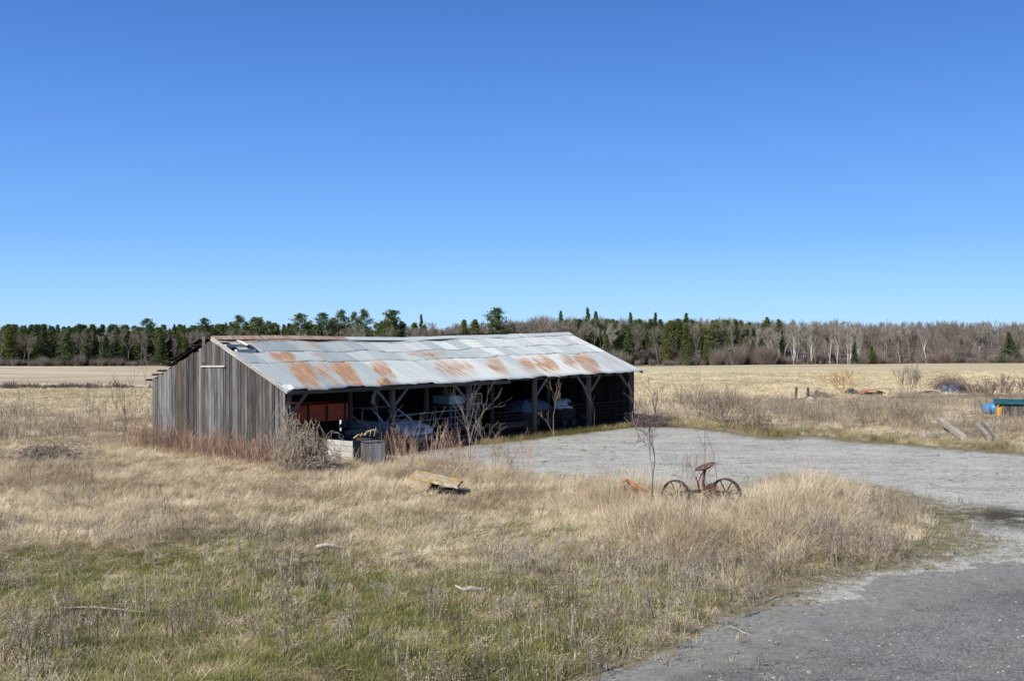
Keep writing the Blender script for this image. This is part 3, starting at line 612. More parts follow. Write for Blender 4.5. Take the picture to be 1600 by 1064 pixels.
# red wagon in first bay
wg = empty('farm_wagon', S(2.55, 2.4, 0), SROT, 'dull red box wagon in the shadow of the first bay', 'wagon')
b = MB(); b.box((-1.35,-0.7,1.18), (1.35,-0.64,1.72)); b.box((-1.35,0.64,1.18),(1.35,0.7,1.72)); b.box((-1.35,-0.64,1.18),(-1.29,0.64,1.72)); b.box((1.29,-0.64,1.18),(1.35,0.64,1.72)); b.box((-1.35,-0.7,1.12),(1.35,0.7,1.179)); b.build('wagon_box', M['red'], wg, bevel=.01)
for x in (-1.2,-.4,.4,1.2): b = MB(); b.box((x-.03,-.745,1.1),(x+.03,-.702,1.76)); b.build('stake', M['iron'], wg)
b = MB(); b.box((-1.5,-.3,.55),(1.4,-.2,.68)); b.box((-1.5,.2,.55),(1.4,.3,.68)); b.box((-1.0,-.7,.5),(-.9,.7,.6)); b.box((.9,-.7,.5),(1.0,.7,.6)); b.beam((-.9,0,.6),(-.9,0,1.12),.1,.1); b.beam((.9,0,.6),(.9,0,1.12),.1,.1); b.build('chassis', M['iron'], wg)
for x in (-.95,.95):
    for y in (-.78,.78): road_wheel(wg, x, y, .36, .16)

def shed_x(px, yl):
    r = (px - 800) / FPX; q = S(0, yl); return (r * q.y - q.x) / (ux.x - r * ux.y)
# pale blue box with a framed window on a cart
x = shed_x(712, 2.6); bc = empty('metal_cabinet', S(x, 2.6, 0), SROT, 'pale blue metal cabin with a framed window on a dark cart in the third bay', 'machine')
b = MB(); b.box((-.85,-.5,1.32),(.35,.5,1.68)); b.build('cabin_shell', M['bluebox'], bc, bevel=.05)
b = MB(); b.box((.36,-.5,1.30),(.95,.5,1.66)); b.build('glazing', M['glass'], bc, bevel=.02)
b = MB()
for p, q in (((.36,-.53,1.3),(.36,-.53,1.7)),((.97,-.53,1.3),(.97,-.53,1.7)),((.36,-.53,1.7),(.97,-.53,1.7)),((.36,-.53,1.3),(.97,-.53,1.3))): b.beam(p, q, .035, .035)
b.build('window_frame', M['white'], bc)
b = MB(); b.box((-.9,-.55,1.2),(1.5,.55,1.26)); b.box((-.8,-.5,.4),(-.7,-.4,1.2)); b.box((.8,-.5,.4),(.9,-.4,1.2)); b.box((-.8,.4,.4),(-.7,.5,1.2)); b.box((.8,.4,.4),(.9,.5,1.2)); b.box((-.9,-.5,.34),(1.0,.5,.4)); b.build('cart_frame', M['galv'], bc)
for xx in (-.7,.7):
    for y in (-.5,.5): road_wheel(bc, xx, y, .22, .12)

def lump(name, mat, parent, sx, sy, z0, z1, seed, flat=0.6):
    b = MB(); n = 24; m = 9; vs = []
    for j in range(m):
        t = j / (m - 1); r = (1 - t ** 2.6) ** 0.5 if t < 1 else 0.0
        for k in range(n):
            th = 2 * math.pi * k / n; s_ = 1 + 0.09 * math.sin(3 * th + seed) + 0.07 * math.sin(7 * th + seed * 2 + 3 * t)
            cx = math.copysign(abs(math.cos(th)) ** flat, math.cos(th)); cy = math.copysign(abs(math.sin(th)) ** flat, math.sin(th))
            vs.append((sx * cx * (r * 0.93 + 0.02) * s_, sy * cy * (r * .93 + .02) * s_, z0 + (z1 - z0) * t + 0.03 * math.sin(5 * th + seed)))
    b.add(vs, [(i*n+k, i*n+(k+1)%n, (i+1)*n+(k+1)%n, (i+1)*n+k) for i in range(m-1) for k in range(n)] + [tuple((m-1)*n+k for k in range(n))]); return b.build(name, mat, parent, True)
x = shed_x(826, 2.2); tc = empty('covered_machine', S(x, 2.2, 0), SROT, 'low machine under a blue grey tarp behind the middle bay fence panel', 'machine')
lump('tarp', M['tarp'], tc, 1.15, .6, .82, 1.3, 2); b = MB(); b.box((-1.0,-.5,.4),(1.0,.5,.8)); b.build('chassis', M['iron'], tc)
for xx in (-.75,.75):
    for y in (-.5,.5): road_wheel(tc, xx, y, .32, .18)
x = shed_x(880, 1.6); sn = empty('small_cart', S(x, 1.6, 0), SROT, 'rounded pale blue hood on a small dark cart in the fourth bay', 'machine')
lump('hood', M['white'], sn, .52, .35, .86, 1.26, 5, 0.9)
b = MB(); lathe_y(b, [(0.0,-.02),(.13,-.02),(.13,.02),(0.0,.02)]); o = b.build('dark_opening', M['glass'], sn, True); o.location = (.1,-.37,1.05); o.scale = (1.5,1,.8)
b = MB(); b.box((-.5,-.3,.36),(.5,.3,.84)); b.build('chassis', M['iron'], sn)
for y in (-.33,.33): road_wheel(sn, .3, y, .22, .1); road_wheel(sn, -.3, y, .22, .1)

# farm gates and wire panels along the open front
def farm_gate(x0, x1, y, h, rails, label, wire=False, lean=0.0, tilt=0.0):
    g = empty('stock_fence' if wire else 'farm_gate', S(x0, y, 0.12 if not wire else 0.05), SROT, label, 'fence' if wire else 'gate', 'panels and gates across the shed front')
    g.rotation_euler = (lean, -tilt, SROT)
    L = x1 - x0; b = MB(); r = .02 if not wire else .011; c = .15 if not wire else .02
    b.tube([(c,0,0),(L-c,0,0),(L,0,c),(L,0,h-c),(L-c,0,h),(c,0,h),(0,0,h-c),(0,0,c)], r, 8, closed=True); b.build('frame', M['iron' if wire else 'galv'], g, True)
    for i in range(1, rails): b = MB(); z = h * (i / rails) ** (1.1); b.tube([(0,0,z),(L,0,z)], r * .75 if not wire else .006, 6); b.build('rail', M['iron' if wire else 'galv'], g, True)
    nv = max(2, int(L / (0.2 if wire else 1.1)))
    for i in range(1, nv): b = MB(); b.tube([(L*i/nv,-.01,0),(L*i/nv,-.01,h)], .004 if wire else .018, 4); b.build('upright', M['iron' if wire else 'galv'], g)
farm_gate(shed_x(603,-.18), shed_x(742,-.18), -.18, 1.2, 5, 'tubular grey farm gate standing across the pale car', lean=0.06, tilt=0.012)
farm_gate(shed_x(768,-.1), shed_x(834,-.1), -.1, 1.05, 8, 'wire stock panel across the bay with the tarped machine', True)
farm_gate(shed_x(842,-.1), shed_x(921,-.1), -.1, 1.1, 8, 'wire stock panel in front of the rounded pale hood', True)
farm_gate(shed_x(927,-.1), shed_x(984,-.1), -.1, 1.1, 8, 'wire stock panel across the last bay by the end wall', True)
b = MB(); b.beam((0,0,0),(3.0,0,.0),.05,.2,(.4,.1,0)); o = b.build('loose_plank', M['timber']); o.location = S(shed_x(765,.35), .35, .5); o.rotation_euler = (0,0,SROT); tag(o, 'grey plank lying low across the bay right of the second post pair', 'plank')

# crate, stone block box, iron on top
cr0 = at(551, 724); cr = empty('wooden_crate', cr0, SROT + R(8), 'open grey board crate with sunlit slatted end in front of the shed', 'crate')
LC, WC, HC = 1.0, 1.25, 0.72
for i in range(4):
    z0 = .02 + i * .178; b = MB(); b.box((-.0,-.0,z0),(.03,WC,z0+.165),(.6+.1*(i%2),0,0)); b.build('end_board', M['pale_board'], cr)  # sunlit end painted paler; the crate's other boards get darker wood
    b = MB(); b.box((.03,-.0,z0),(LC,.03,z0+.165),(.4,0,0)); b.build('side_board', M['board'], cr)
    b = MB(); b.box((.03,WC-.03,z0),(LC,WC,z0+.165),(.4,0,0)); b.build('side_board', M['board'], cr)
    b = MB(); b.box((LC,0,z0),(LC+.03,WC,z0+.165),(.3,0,0)); b.build('end_board', M['board'], cr)
for x_, y_ in ((.035,.035),(LC-.08,.035),(.035,WC-.08),(LC-.08,WC-.08)): b = MB(); b.box((x_,y_,0),(x_+.045,y_+.045,HC+.03),(.3,0,0)); b.build('corner_post', M['board'], cr)
b = MB(); b.box((.03,.03,.03),(LC,WC-.03,.06),(.3,0,0)); b.build('base_board', M['board'], cr)
p = at(583, 727); bx = empty('wooden_bin', p, SROT - R(12), 'upright grey board bin standing against the slatted crate', 'bin')
b = MB()
for i in range(4): b.box((-.27 + i*.135,-.3,0),(-.27+i*.135+.128,-.27,.74+random.uniform(-.02,.02)),(.5+.12*(i%3),0,0))
b.build('front_boards', M['pale_board'], bx)
b = MB()
for i in range(4): b.box((-.30,-.27+i*.135,0),(-.27,-.27+i*.135+.13,.73),(.4,0,0)); b.box((.27,-.27+i*.135,0),(.30,-.27+i*.135+.13,.73),(.3,0,0)); b.box((-.27+i*.135,.27,0),(-.27+i*.135+.13,.3,.72),(.3,0,0))
b.build('side_boards', M['board'], bx); b = MB(); b.box((-.29,-.29,.741+.02),(.29,.29,.78),(.55,0,0)); b.build('lid', M['board'], bx)
q = cr0 + Vector((0.35, 0.75, HC + 0.02)); b = MB()
b.tube([(-.45,0,.02),(-.3,0,.12),(-.1,.02,.10),(.05,0,.22),(.25,0,.26),(.4,0,.2)], .035, 6)
for k in range(5): a = k*.16-.38; b.tube([(a,0,.06),(a+.05,-.05,.14+.05*k),(a+.12,.02,.10+.04*k),(a+.06,.05,.03+.03*k)], .018, 5)
o = b.build('rusty_iron_scrap', M['lichen']); o.location = q; o.rotation_euler = (0,0,.5); tag(o, 'crusted curled iron scrap lying on top of the crate', 'scrap iron')
b = MB(); b.beam((0,0,.0),(1.9,0,.02),.03,.14,(.6,0,0)); o = b.build('long_plank', M['board']); o.location = (cr0.x-.55, cr0.y+1.9, .82); o.rotation_euler = (0,0,.35); tag(o, 'long grey plank lying behind the crate beside the brush', 'plank')
for dx in (0.1, 1.75):
    b = MB(); b.box((-.1,-.15,0),(.1,.15,.82),(.2,0,0)); o = b.build('plank_trestle', M['timber']); o.location = (cr0.x-.55+dx*math.cos(.35), cr0.y+1.9+dx*math.sin(.35), -.07); o.rotation_euler=(0,0,.35)
    tag(o, 'dark stub of timber propping the ' + ('left' if dx < 1 else 'right') + ' end of the long plank', 'prop')

# lichen slab on a dark support
p = ground(682, 770); sb = empty('slab_table', p, R(-12), 'pale slab with orange lichen tilted on dark broken timbers in the dry grass', 'slab')
n = 14; b = MB(); vs = []
for i in range(n):
    for j in range(5):
        x_ = -.64 + 1.28*i/(n-1); y_ = -.27 + .54*j/4; e = .02*math.sin(i*2.3+j); vs.append((x_ + .03*math.sin(j*3.1+i*.2), y_ + e, .40 - x_*.19 + .17*y_ + .012*math.sin(i*1.7+j*2.2)))
m_ = len(vs); vs += [(x_, y_, z_-.075) for x_, y_, z_ in vs]; fs = []
for i in range(n-1):
    for j in range(4): a0=i*5+j; fs += [(a0,a0+5,a0+6,a0+1), (a0+m_+1,a0+m_+6,a0+m_+5,a0+m_)]
    fs += [(i*5,i*5+m_,(i+1)*5+m_,(i+1)*5), (i*5+4,(i+1)*5+4,(i+1)*5+4+m_,i*5+4+m_)]
for j in range(4): fs += [(j,j+1,j+1+m_,j+m_)]; e=(n-1)*5+j; fs += [(e,e+m_,e+1+m_,e+1)]
b.add(vs, fs); b.build('slab', M['lichen'], sb, bevel=.012)
b = MB(); b.beam((-.25,-.05,-.02),(.05,.05,.27),.12,.1); b.beam((.1,0,.0),(.5,.05,.2),.3,.1); b.beam((-.1,.2,.0),(-.1,.2,.3),.3,.12); b.beam((.1,-.15,.05),(.62,-.1,.07),.14,.1); b.build('support', M['black'], sb)

# old two-wheeled implement
p = ground(1098, 790); im = empty('old_plow', p - Vector((0,0,.07)), R(12), 'rusty horse-drawn implement with two spoked iron wheels and a pan seat', 'farm implement')
def iron_wheel(x, y, r, yaw):
    b = MB(); lathe_y(b, [(r-.035,-.05),(r,-.055),(r+.004,0),(r,.055),(r-.035,.05)], 36); o = b.build('wheel', M['iron'], im, True); o.location = (x, y, r - .06); o.rotation_euler = (0,0,yaw)
    b = MB(); lathe_y(b, [(.02,-.10),(.055,-.10),(.065,0),(.055,.10),(.02,.10)], 14); b.build('hub', M['iron'], o, True)
    b = MB()
    for k in range(7): t = 2*math.pi*k/7 + .2; b.tube([(.05*math.cos(t),.03*(-1)**k,.05*math.sin(t)),((r-.02)*math.cos(t),0,(r-.02)*math.sin(t))], .016, 6)
    b.build('spokes', M['iron'], o, True)
iron_wheel(-.62, .12, .37, R(-52)); iron_wheel(.58, 0, .38, R(-50))
b = MB(); b.tube([(-.62,.12,.38),(-.3,.1,.42),(.2,.05,.42),(.58,0,.36)], .03, 8); b.tube([(-.9,.3,.3),(-.2,.1,.40),(.3,.0,.36),(.9,-.1,.16)], .026, 8); b.build('frame_bar', M['rust'], im, True)
b = MB(); b.tube([(.08,.05,.40),(.02,.04,.62),(.06,.04,.84),(.08,.04,.905)], [.035,.03,.028,.028], 8); b.tube([(-.06,.05,.42),(-.10,.04,.62),(-.02,.04,.80),(.06,.04,.9)], .016, 6); b.build('seat_post', M['rust'], im, True)
b = MB(); vs = []; n = 18       # pan seat
for j in range(5):
    for k in range(n):
        t = 2*math.pi*k/n; rr = j/4; z = .90 + .11*rr**2*(.75+.5*math.cos(t)) + .04*rr*math.cos(t); vs.append((.06 + .24*rr*math.cos(t)*(1.05 if math.cos(t)>0 else .95), .05+.2*rr*math.sin(t), z))
b.add(vs, [(j*n+k,(j*n+(k+1)%n),(j+1)*n+(k+1)%n,(j+1)*n+k) for j in range(4) for k in range(n) if not (j == 2 and k % 3 == 1)]); o = b.build('seat', M['rust'], im, True); o.modifiers.new('thick','SOLIDIFY').thickness = .012
b = MB(); b.add([(.02,-.03,.28),(.30,-.03,.30),(.34,-.03,.56),(.18,-.03,.60),(.02,-.03,.50)], [(0,1,2,3,4)]); o = b.build('gear_plate', M['rust'], im); o.modifiers.new('thick','SOLIDIFY').thickness = .03
b = MB(); b.tube([(.32,0,.4),(.40,0,.2),(.46,-.04,.05)], .03, 6); b.tube([(.12,.02,.3),(.2,.0,.1)], .03, 6); b.build('shank', M['iron'], im, True)
b = MB(); b.tube([(-.05,.1,.4),(-.12,.12,.75)], .014, 6); b.build('lever', M['rust'], im)
p = ground(998, 778); oi = empty('cultivator', p - Vector((0,0,.14)), R(5), 'small faded orange cultivator frame half sunk in dry grass', 'farm implement')
b = MB(); b.tube([(-.42,0,.55),(-.3,0,.60),(-.2,.02,.48),(-.05,0,.46)], .04, 6); b.tube([(-.2,0,.50),(.2,0,.28)], .05, 6); b.build('frame', M['orange'], oi, True)
b = MB(); b.box((-.12,-.04,.18),(.26,.0,.40), M=Matrix.Rotation(.35,4,'Y')); b.build('shield', M['orange'], oi, bevel=.02)
for k in range(3): b = MB(); b.tube([(-.35+k*.25,0,.45-.08*k),(-.38+k*.25,0,.2),(-.28+k*.25,0,.02)], .018, 6); b.build('tine', M['rust'], oi, True)

# ------------------------------------------------------------------ far right: junk, posts, beams
def rbeam(px, py, L, w_, h_, yaw, pitch, name, label, mat='beam', tone=.6, z=0.0):
    p = ground(px, py); b = MB(); b.beam((0,0,h_/2),(L,0,h_/2),w_,h_,(tone,0,0),bow=.01); o = b.build(name, M[mat], bevel=.012); o.location = p + Vector((0,0,z)); o.rotation_euler = (0,-pitch,yaw); tag(o, label, 'timber', 'beams lying at the yard edge'); return o
def rbeam2(a, c, w_, h_, rise, name, label, tone):
    p = ground(*a); q = ground(*c); d = q - p; L = min(d.length, 4.6); d.normalize(); q = p + d * L; b = MB(); b.beam((0,0,h_*.6), tuple(q - p + Vector((0,0,h_*.6 + rise))), w_, h_, (tone,0,0)); o = b.build(name, M['beam'], bevel=.015); o.location = p; tag(o, label, 'timber', 'beams lying at the yard edge')
rbeam2((1506,688), (1455,664),   .20, .20, .28, 'squared_timber', 'thick pale squared timber lying slanted beside a straw heap at the yard edge', .7)
rbeam2((1546,690), (1516,668), .17, .19, .26, 'squared_timber', 'left one of two parallel grey beams near the green-roofed hut', .45)
rbeam2((1558,689), (1531,668), .17, .19, .26, 'squared_timber', 'right one of two parallel grey beams near the green-roofed hut', .4)
rbeam2((1474,682), (1441,684), .30, .16, .0, 'squared_timber', 'short flat tan timber lying left of the thick slanted one', .7)
for (px, py, h_, lab, lean_) in ((1243, 624, .86, 'dark leaning fence post standing alone before the stubble field', .06), (1263, 624, .82, 'grey fence post beside the brush-covered stone heap', -.03), (1244+28, 619, .45, 'short grey stake tilted next to the fence posts', .2)):
    p = ground(px, py); b = MB(); b.tube([(0,0,-.1),(lean_*.5,0,h_/2),(lean_,0,h_)], [.10,.095,.085], 9, (.4,.1,0)); o = b.build('fence_post', M['timber']); o.location = p; tag(o, lab, 'fence post', 'old fence posts by the field')
def heap(px, py, wpx, hpx, name, label, cat, mat, seed, depth=.5):
    p = ground(px, py); k = p.y / FPX; o = lump(name, mat, None, wpx*k/2, wpx*k/2*depth, -.1, hpx*k, seed, .9); o.location = p; tag(o, label, cat); return o
def rock(px, py, r, name, label, mat, seed, flat=.65, group=None):
    rs = random.Random(seed); b = MB(); n = 12; m_ = 8; vs = []
    for j in range(m_):
        ph = math.pi * j / (m_-1)
        for k in range(n):
            th = 2*math.pi*k/n; v = Vector((math.sin(ph)*math.cos(th), math.sin(ph)*math.sin(th), math.cos(ph))); s_ = 1+.35*mn.noise(v*1.7+Vector((seed,0,0)))
            vs.append((v.x*r*s_, v.y*r*s_*.85, v.z*r*s_*flat))
    b.add(vs, [(i*n+k,i*n+(k+1)%n,(i+1)*n+(k+1)%n,(i+1)*n+k) for i in range(m_-1) for k in range(n)]); o = b.build(name, mat); o.location = ground(px, py) + Vector((0,0,r*flat*.5)); o.rotation_euler=(0,0,rs.random()*6); tag(o, label, 'stone', group); return o
rock(1267, 627, .32, 'field_stone', 'pale bluish stone at the foot of the grey fence post', M['stone'], 4)
# rusty red car body wreck, small
p = ground(1362, 619); wr = empty('wrecked_hood', p, R(10), 'rusty red metal hood lying over a dark hollow in the far grass', 'scrap metal')
b = MB(); n=10; vs=[]
for j in range(4):
    for i in range(n): t=i/(n-1); vs.append((-.95+1.9*t, -.4+.27*j, .25+.25*math.sin(math.pi*t)**.6 - .05*(j-1.5)**2*.3))
b.add(vs, [(j*n+i,j*n+i+1,(j+1)*n+i+1,(j+1)*n+i) for j in range(3) for i in range(n-1)]); o=b.build('panel', plain('rust_red_panel',(0.36,0.10,0.06),.8,0,.3,4), wr, True); o.modifiers.new('thick','SOLIDIFY').thickness=.03
b = MB(); b.box((-.7,-.35,0),(.7,.35,.30)); b.box((-1.0,.0,.2),(-1.6,.05,.3)); b.build('underframe', M['black'], wr, bevel=.04)
p = ground(1330, 618); b = MB(); b.box((-.45,-.2,0),(.45,.2,.42)); b.box((-.3,-.15,.42),(.2,.15,.55)); o = b.build('scrap_drum', M['pale_tarp'], bevel=.08); o.location = p; tag(o, 'faint blue grey scrap box behind the golden shrub', 'scrap')
# big vine mound with tarp junk
p = ground(1494, 616); jk = empty('junk_pile', p, 0, 'dark and pale blue tarp bundle piled below the big vine mound', 'junk pile')
for i, (dx, dy, sx, sy, h_, mt) in enumerate(((-.3,-.1,.7,.5,.75,'pale_tarp'),(.35,0,.6,.5,.62,'black'),(.85,-.1,.45,.35,.35,'pale_tarp'),(-.75,.1,.35,.4,.9,'pale_tarp'))):
    o = lump('bundle', M[mt], jk, sx, sy, -.05, h_, i*2+1, .8); o.location = (dx, dy, 0)
p = ground(1452, 617); o = lump('rag_heap', M['pale_tarp'], None, .9, .35, -.05, .32, 9, .8); o.location = p; tag(o, 'low crumpled pale sheet lying left of the tarp bundle', 'sheet')
# green roofed low hut, blue barrel, yellow jug
p = ground(1590, 652); ht = empty('low_hut', Vector((p.x, p.y, p.z)), R(-24), 'low grey board hut with a dark green sheet roof at the right edge', 'hut')
k = p.y / FPX
b = MB(); x_ = -32*k
while x_ < 3.0:
    b.box((x_,-.0,-.05),(x_+.13,.03,.66),(random.uniform(.3,.9),0,0)); x_ += .142
b.build('wall', M['board'], ht)
b = MB(); b.box((-32*k,.04,-.05),(-32*k+.03,1.6,.64),(.5,0,0)); b.build('wall', M['board'], ht); b = MB(); b.box((-32*k,1.6,-.05),(3.0,1.64,.64),(.5,0,0)); b.build('wall', M['board'], ht)
b = MB()
for i in range(22): x0 = -34*k + i*.2; b.add([(x0,-.12,.70),(x0+.2,-.12,.70),(x0+.2,1.8,.80),(x0,1.8,.80)],[(0,1,2,3)]); b.box((x0-.012,-.12,.69),(x0+.012,-.10,.73))
b.box((-34*k,-.13,.655),(3.1,-.105,.715)); o = b.build('roof', M['green'], ht); o.modifiers.new('t','SOLIDIFY').thickness=.02
p = ground(1547, 648); b = MB(); lathe_z(b, [(.0,0),(.27,0),(.29,.05),(.29,.25),(.30,.27),(.29,.29),(.29,.55),(.30,.57),(.29,.59),(.27,.82),(.0,.84)], 22)
br_ = b.build('plastic_barrel', M['barrel'], None, True); br_.location = p + Vector((-.12,.25,.27)); br_.rotation_euler = (R(82),0,R(25)); tag(br_, 'bright blue plastic barrel lying left of the green-roofed hut', 'barrel')
p = ground(1556.5, 650); yj = empty('yellow_jug', p + Vector((-.05,-.45,.03)), 0, 'yellow upright jug between the blue barrel and the hut', 'jug')
b = MB(); b.box((-.10,-.09,0),(.10,.09,.46)); b.build('body', M['yellow'], yj, bevel=.04); b = MB(); lathe_z(b, [(.0,.45),(.05,.45),(.05,.54),(.0,.55)], 12); b.build('cap', M['black'], yj); b = MB(); b.tube([(-.1,0,.44),(-.1,0,.54),(.0,0,.56)], .02, 6); b.build('handle', M['yellow'], yj)

# small near things
rock(1295, 873, .13, 'small_stone', 'small nearly black stone at the foot of the tall grass', M['darkstone'], 2)
rock(1345, 852, .15, 'small_stone', 'tan round stone right of the tall grass edge', M['stone'], 3)
rock(1355, 945, .055, 'small_stone', 'small white stone lying on the dark asphalt', M['white'], 5, .5)
rock(1560, 968, .05, 'small_stone', 'pale flat stone on the asphalt near the right edge', M['stone'], 8, .4)
p = ground(1215, 941); b = MB(); b.add([(-.03,-.01,.01),(.03,-.02,.02),(.035,.02,.03),(0,.03,.02),(-.03,.02,.02)],[(0,1,2,3,4)]); o=b.build('plastic_scrap', plain('blue_scrap',(0.1,0.3,0.7),.5)); o.modifiers.new('t','SOLIDIFY').thickness=.004; o.location=p+Vector((0,0,.035)); tag(o,'tiny blue plastic scrap on the gravel','litter')
def stick(px, py, pts, rads, name, label, mat, cat='stick'):
    b = MB(); b.tube(pts, rads, 7); o = b.build(name, mat, None, True); o.location = ground(px, py); tag(o, label, cat)
    return o
stick(737, 930, [(-.27,0,.17),(-.15,0,.10),(0,.02,.12),(.14,0,.10),(.25,0,.13)], [.012,.03,.04,.03,.01], 'driftwood', 'short bleached branch lying in the near grass', M['drift'])
stick(512, 862, [(-.24,0,.1),(0,.04,.14),(.2,.02,.1),(.3,0,.07)], [.03,.045,.03,.01], 'root_chunk', 'pale chunk of root lying in green grass', M['drift'])
stick(120, 955, [(-.4,.1,.24),(-.28,0,.06),(.3,-.1,.10),(1.0,-.2,.06),(1.5,-.35,.05)], [.008,.012,.011,.009,.005], 'fallen_stalk', 'long pale fallen stalk bent near the left corner', M['drift'])
stick(1160, 992, [(-.15,.12,.10),(0,0,.05),(.12,-.1,.03)], [.006,.01,.006], 'fallen_stalk', 'short pale stalk lying at the asphalt edge', M['drift'])

# bird over the field edge
bd = at_y(1141, 548.5, 110); b = MB()
body = [(-.20,0,0),(-.12,0,.01),(0,0,.02),(.10,0,.025),(.17,0,.04),(.22,0,.035)]; b.tube(body, [.012,.045,.06,.05,.03,.008], 8)
for s in (-1, 1):
    b.add([(-.08,0,.02),(.08,0,.03),(.10,s*.22,.13),(.03,s*.45,.10),(-.08,s*.40,.08),(-.08,s*.2,.10)],[(0,1,2,5),(5,2,3,4)])
b.add([(-.18,-.03,.0),(-.34,-.06,.0),(-.34,.06,.0),(-.18,.03,.0)],[(0,1,2,3)])
o = b.build('flying_bird', M['bird'], None, True); o.modifiers.new('t','SOLIDIFY').thickness=.012; o.location = bd; o.rotation_euler = (R(-15),R(-8),R(35)); tag(o, 'black bird flying low before the bare wood', 'bird')

# ------------------------------------------------------------------ woody plants
def grow(b, rs, p, d, L, r, lev, maxlev, spread, up, nb, n0=5, a=0.5, seg=4, kink=.18, taper=.55, minr=.0035):
    pts = [p.copy()]; rad = [r]; q = p.copy(); dd = d.copy()
    for i in range(seg):
        dd = (dd + Vector((rs.gauss(0,kink), rs.gauss(0,kink), rs.gauss(0,kink)+up))).normalized(); q = q + dd * (L/seg); pts.append(q.copy()); rad.append(max(minr, r*(1-(1-taper)*(i+1)/seg)))
    b.tube(pts, rad, max(3, n0-lev), (a+rs.uniform(-.2,.2),0,0), caps=False)
    if lev >= maxlev: return
    for k in range(nb):
        t = rs.uniform(.35,1.0) if k else 1.0; i = min(seg, max(1, int(round(t*seg)))); base = pts[i]; ax = (pts[i]-pts[i-1]).normalized()
        o = ax.orthogonal().normalized(); o.rotate(Matrix.Rotation(rs.uniform(0,6.28),3,ax)); nd = (ax + o*rs.uniform(.5,1.0)*spread).normalized()
        grow(b, rs, base, nd, L*rs.uniform(.5,.8), max(minr, rad[i]*.72), lev+1, maxlev, spread, up, nb, n0, a, seg, kink, taper, minr)
def woody(px, py, h, label, seed, mat='bark', stems=1, spread=.7, up=.05, nb=3, lev=3, r=.02, base=.05, name='sapling', cat='sapling', lean=(0,0), group=None, frac=.5, minr=.005, kink=.12, tilt=.2):
    rs = random.Random(seed); p = ground(px, py); t = empty(name, p, 0, label, cat, group); far_ = name in ('thicket_shrub',) or py < 665; r *= .66; h *= 1.2 if name == 'sapling' else 1.05; minr *= (.5 if mat == 'palebark' and not far_ else 1.1 if far_ else .8)
    for s in range(stems):
        b = MB(); st = Vector((rs.gauss(0,base), rs.gauss(0,base), -.03)); d = Vector((lean[0]+rs.gauss(0,tilt if stems>1 else .03), lean[1]+rs.gauss(0,tilt if stems>1 else .03), 1)).normalized()
        grow(b, rs, st, d, h*frac, r, 0, lev, spread, up, nb, 6, minr=minr, kink=kink); b.build('stem', M[mat], t, True)
    return t
woody(735, 715, 2.05, 'pale forked bare sapling standing before the gate post', 11, 'palebark', 2, .6, .10, 3, 3, .026, .06, lean=(.02,0))
woody(1022, 790, 3.1, 'dark wide-forked bare sapling left of the old implement', 5, 'bark', 1, 1.0, .07, 4, 3, .026, lean=(-.02,0), frac=.32, minr=.006)
woody(1105, 782, 2.3, 'slender bare sapling growing through the implement seat', 17, 'bark', 1, .35, .12, 2, 3, .014, frac=.6, minr=.004)
woody(1124, 782, 2.0, 'thinner bare sapling beside the right iron wheel', 18, 'bark', 1, .4, .12, 2, 2, .012, frac=.65, minr=.004)
woody(1029, 655, 2.0, 'small dark bare tree past the right end of the shed', 19, 'bark', 1, .65, .06, 3, 3, .035, name='small_tree', cat='tree', frac=.5, minr=.008)
woody(858, 688, 1.75, 'crooked thin sapling in front of the fourth bay', 23, 'greybark', 1, .6, .08, 3, 3, .022, .08, lean=(.08,0))
woody(931, 676, 1.7, 'bare sapling before the next-to-last front post', 29, 'bark', 1, .6, .08, 2, 3, .014)
woody(1000, 690, 1.8, 'thin sapling leaning left in front of the shed corner', 31, 'palebark', 1, .5, .05, 2, 3, .02, lean=(-.55,0))
woody(45, 700, 1.9, 'bare grey sapling nearest the left edge', 37, 'greybark', 3, .4, .1, 3, 2, .012, .15)
woody(130, 690, 2.1, 'many-stemmed bare grey shrub left of the shed', 41, 'greybark', 7, .4, .08, 3, 2, .013, .2, name='bare_shrub', cat='shrub')
woody(187, 705, 2.3, 'tall thin bare sapling near the shed gable', 43, 'bark', 2, .35, .1, 3, 3, .013, .1)
woody(156, 704, 1.5, 'short thin sapling between the grey shrub and the tall one', 47, 'bark', 1, .35, .1, 2, 2, .012)
woody(209, 692, 1.7, 'thin sapling closest to the shed rear corner', 53, 'bark', 1, .35, .1, 2, 2, .012)
woody(112, 700, 1.2, 'low grey twiggy clump at the foot of the many-stemmed shrub', 58, 'greybark', 10, .5, .03, 3, 2, .009, .3, name='bare_shrub', cat='shrub', tilt=.4)
woody(42, 668, 1.9, 'dark upright stem beyond the left edge sapling', 59, 'bark', 2, .3, .12, 2, 2, .014, .1)
woody(700, 712, 1.1, 'tiny forked stem beside the yard edge weeds', 61, 'palebark', 2, .4, .1, 2, 2, .010, .1)
woody(620, 745, 1.9, 'pale leaning stems in front of the wooden bin', 67, 'palebark', 3, .4, .05, 2, 2, .012, .12, lean=(.25,0))
woody(604, 722, 1.8, 'dark curved stems right behind the wooden bin', 68, 'bark', 3, .4, .05, 2, 2, .012, .12, lean=(.0,0))
woody(757, 705, 1.3, 'tangled pale shrub at the right of the pale forked sapling', 71, 'palebark', 6, .7, .0, 3, 2, .014, .2, name='bare_shrub', cat='shrub', tilt=.45)
woody(1322, 630, 2.2, 'golden-twigged bare shrub in the far grass', 73, 'goldbark', 3, .55, .08, 4, 3, .02, .1, name='bare_shrub', cat='shrub', minr=.008)
woody(1070, 660, 2.0, 'grey sprawling branch by the right end of the shed', 74, 'palebark', 3, .6, .0, 3, 3, .03, .1, name='bare_shrub', cat='shrub', lean=(.5,0))
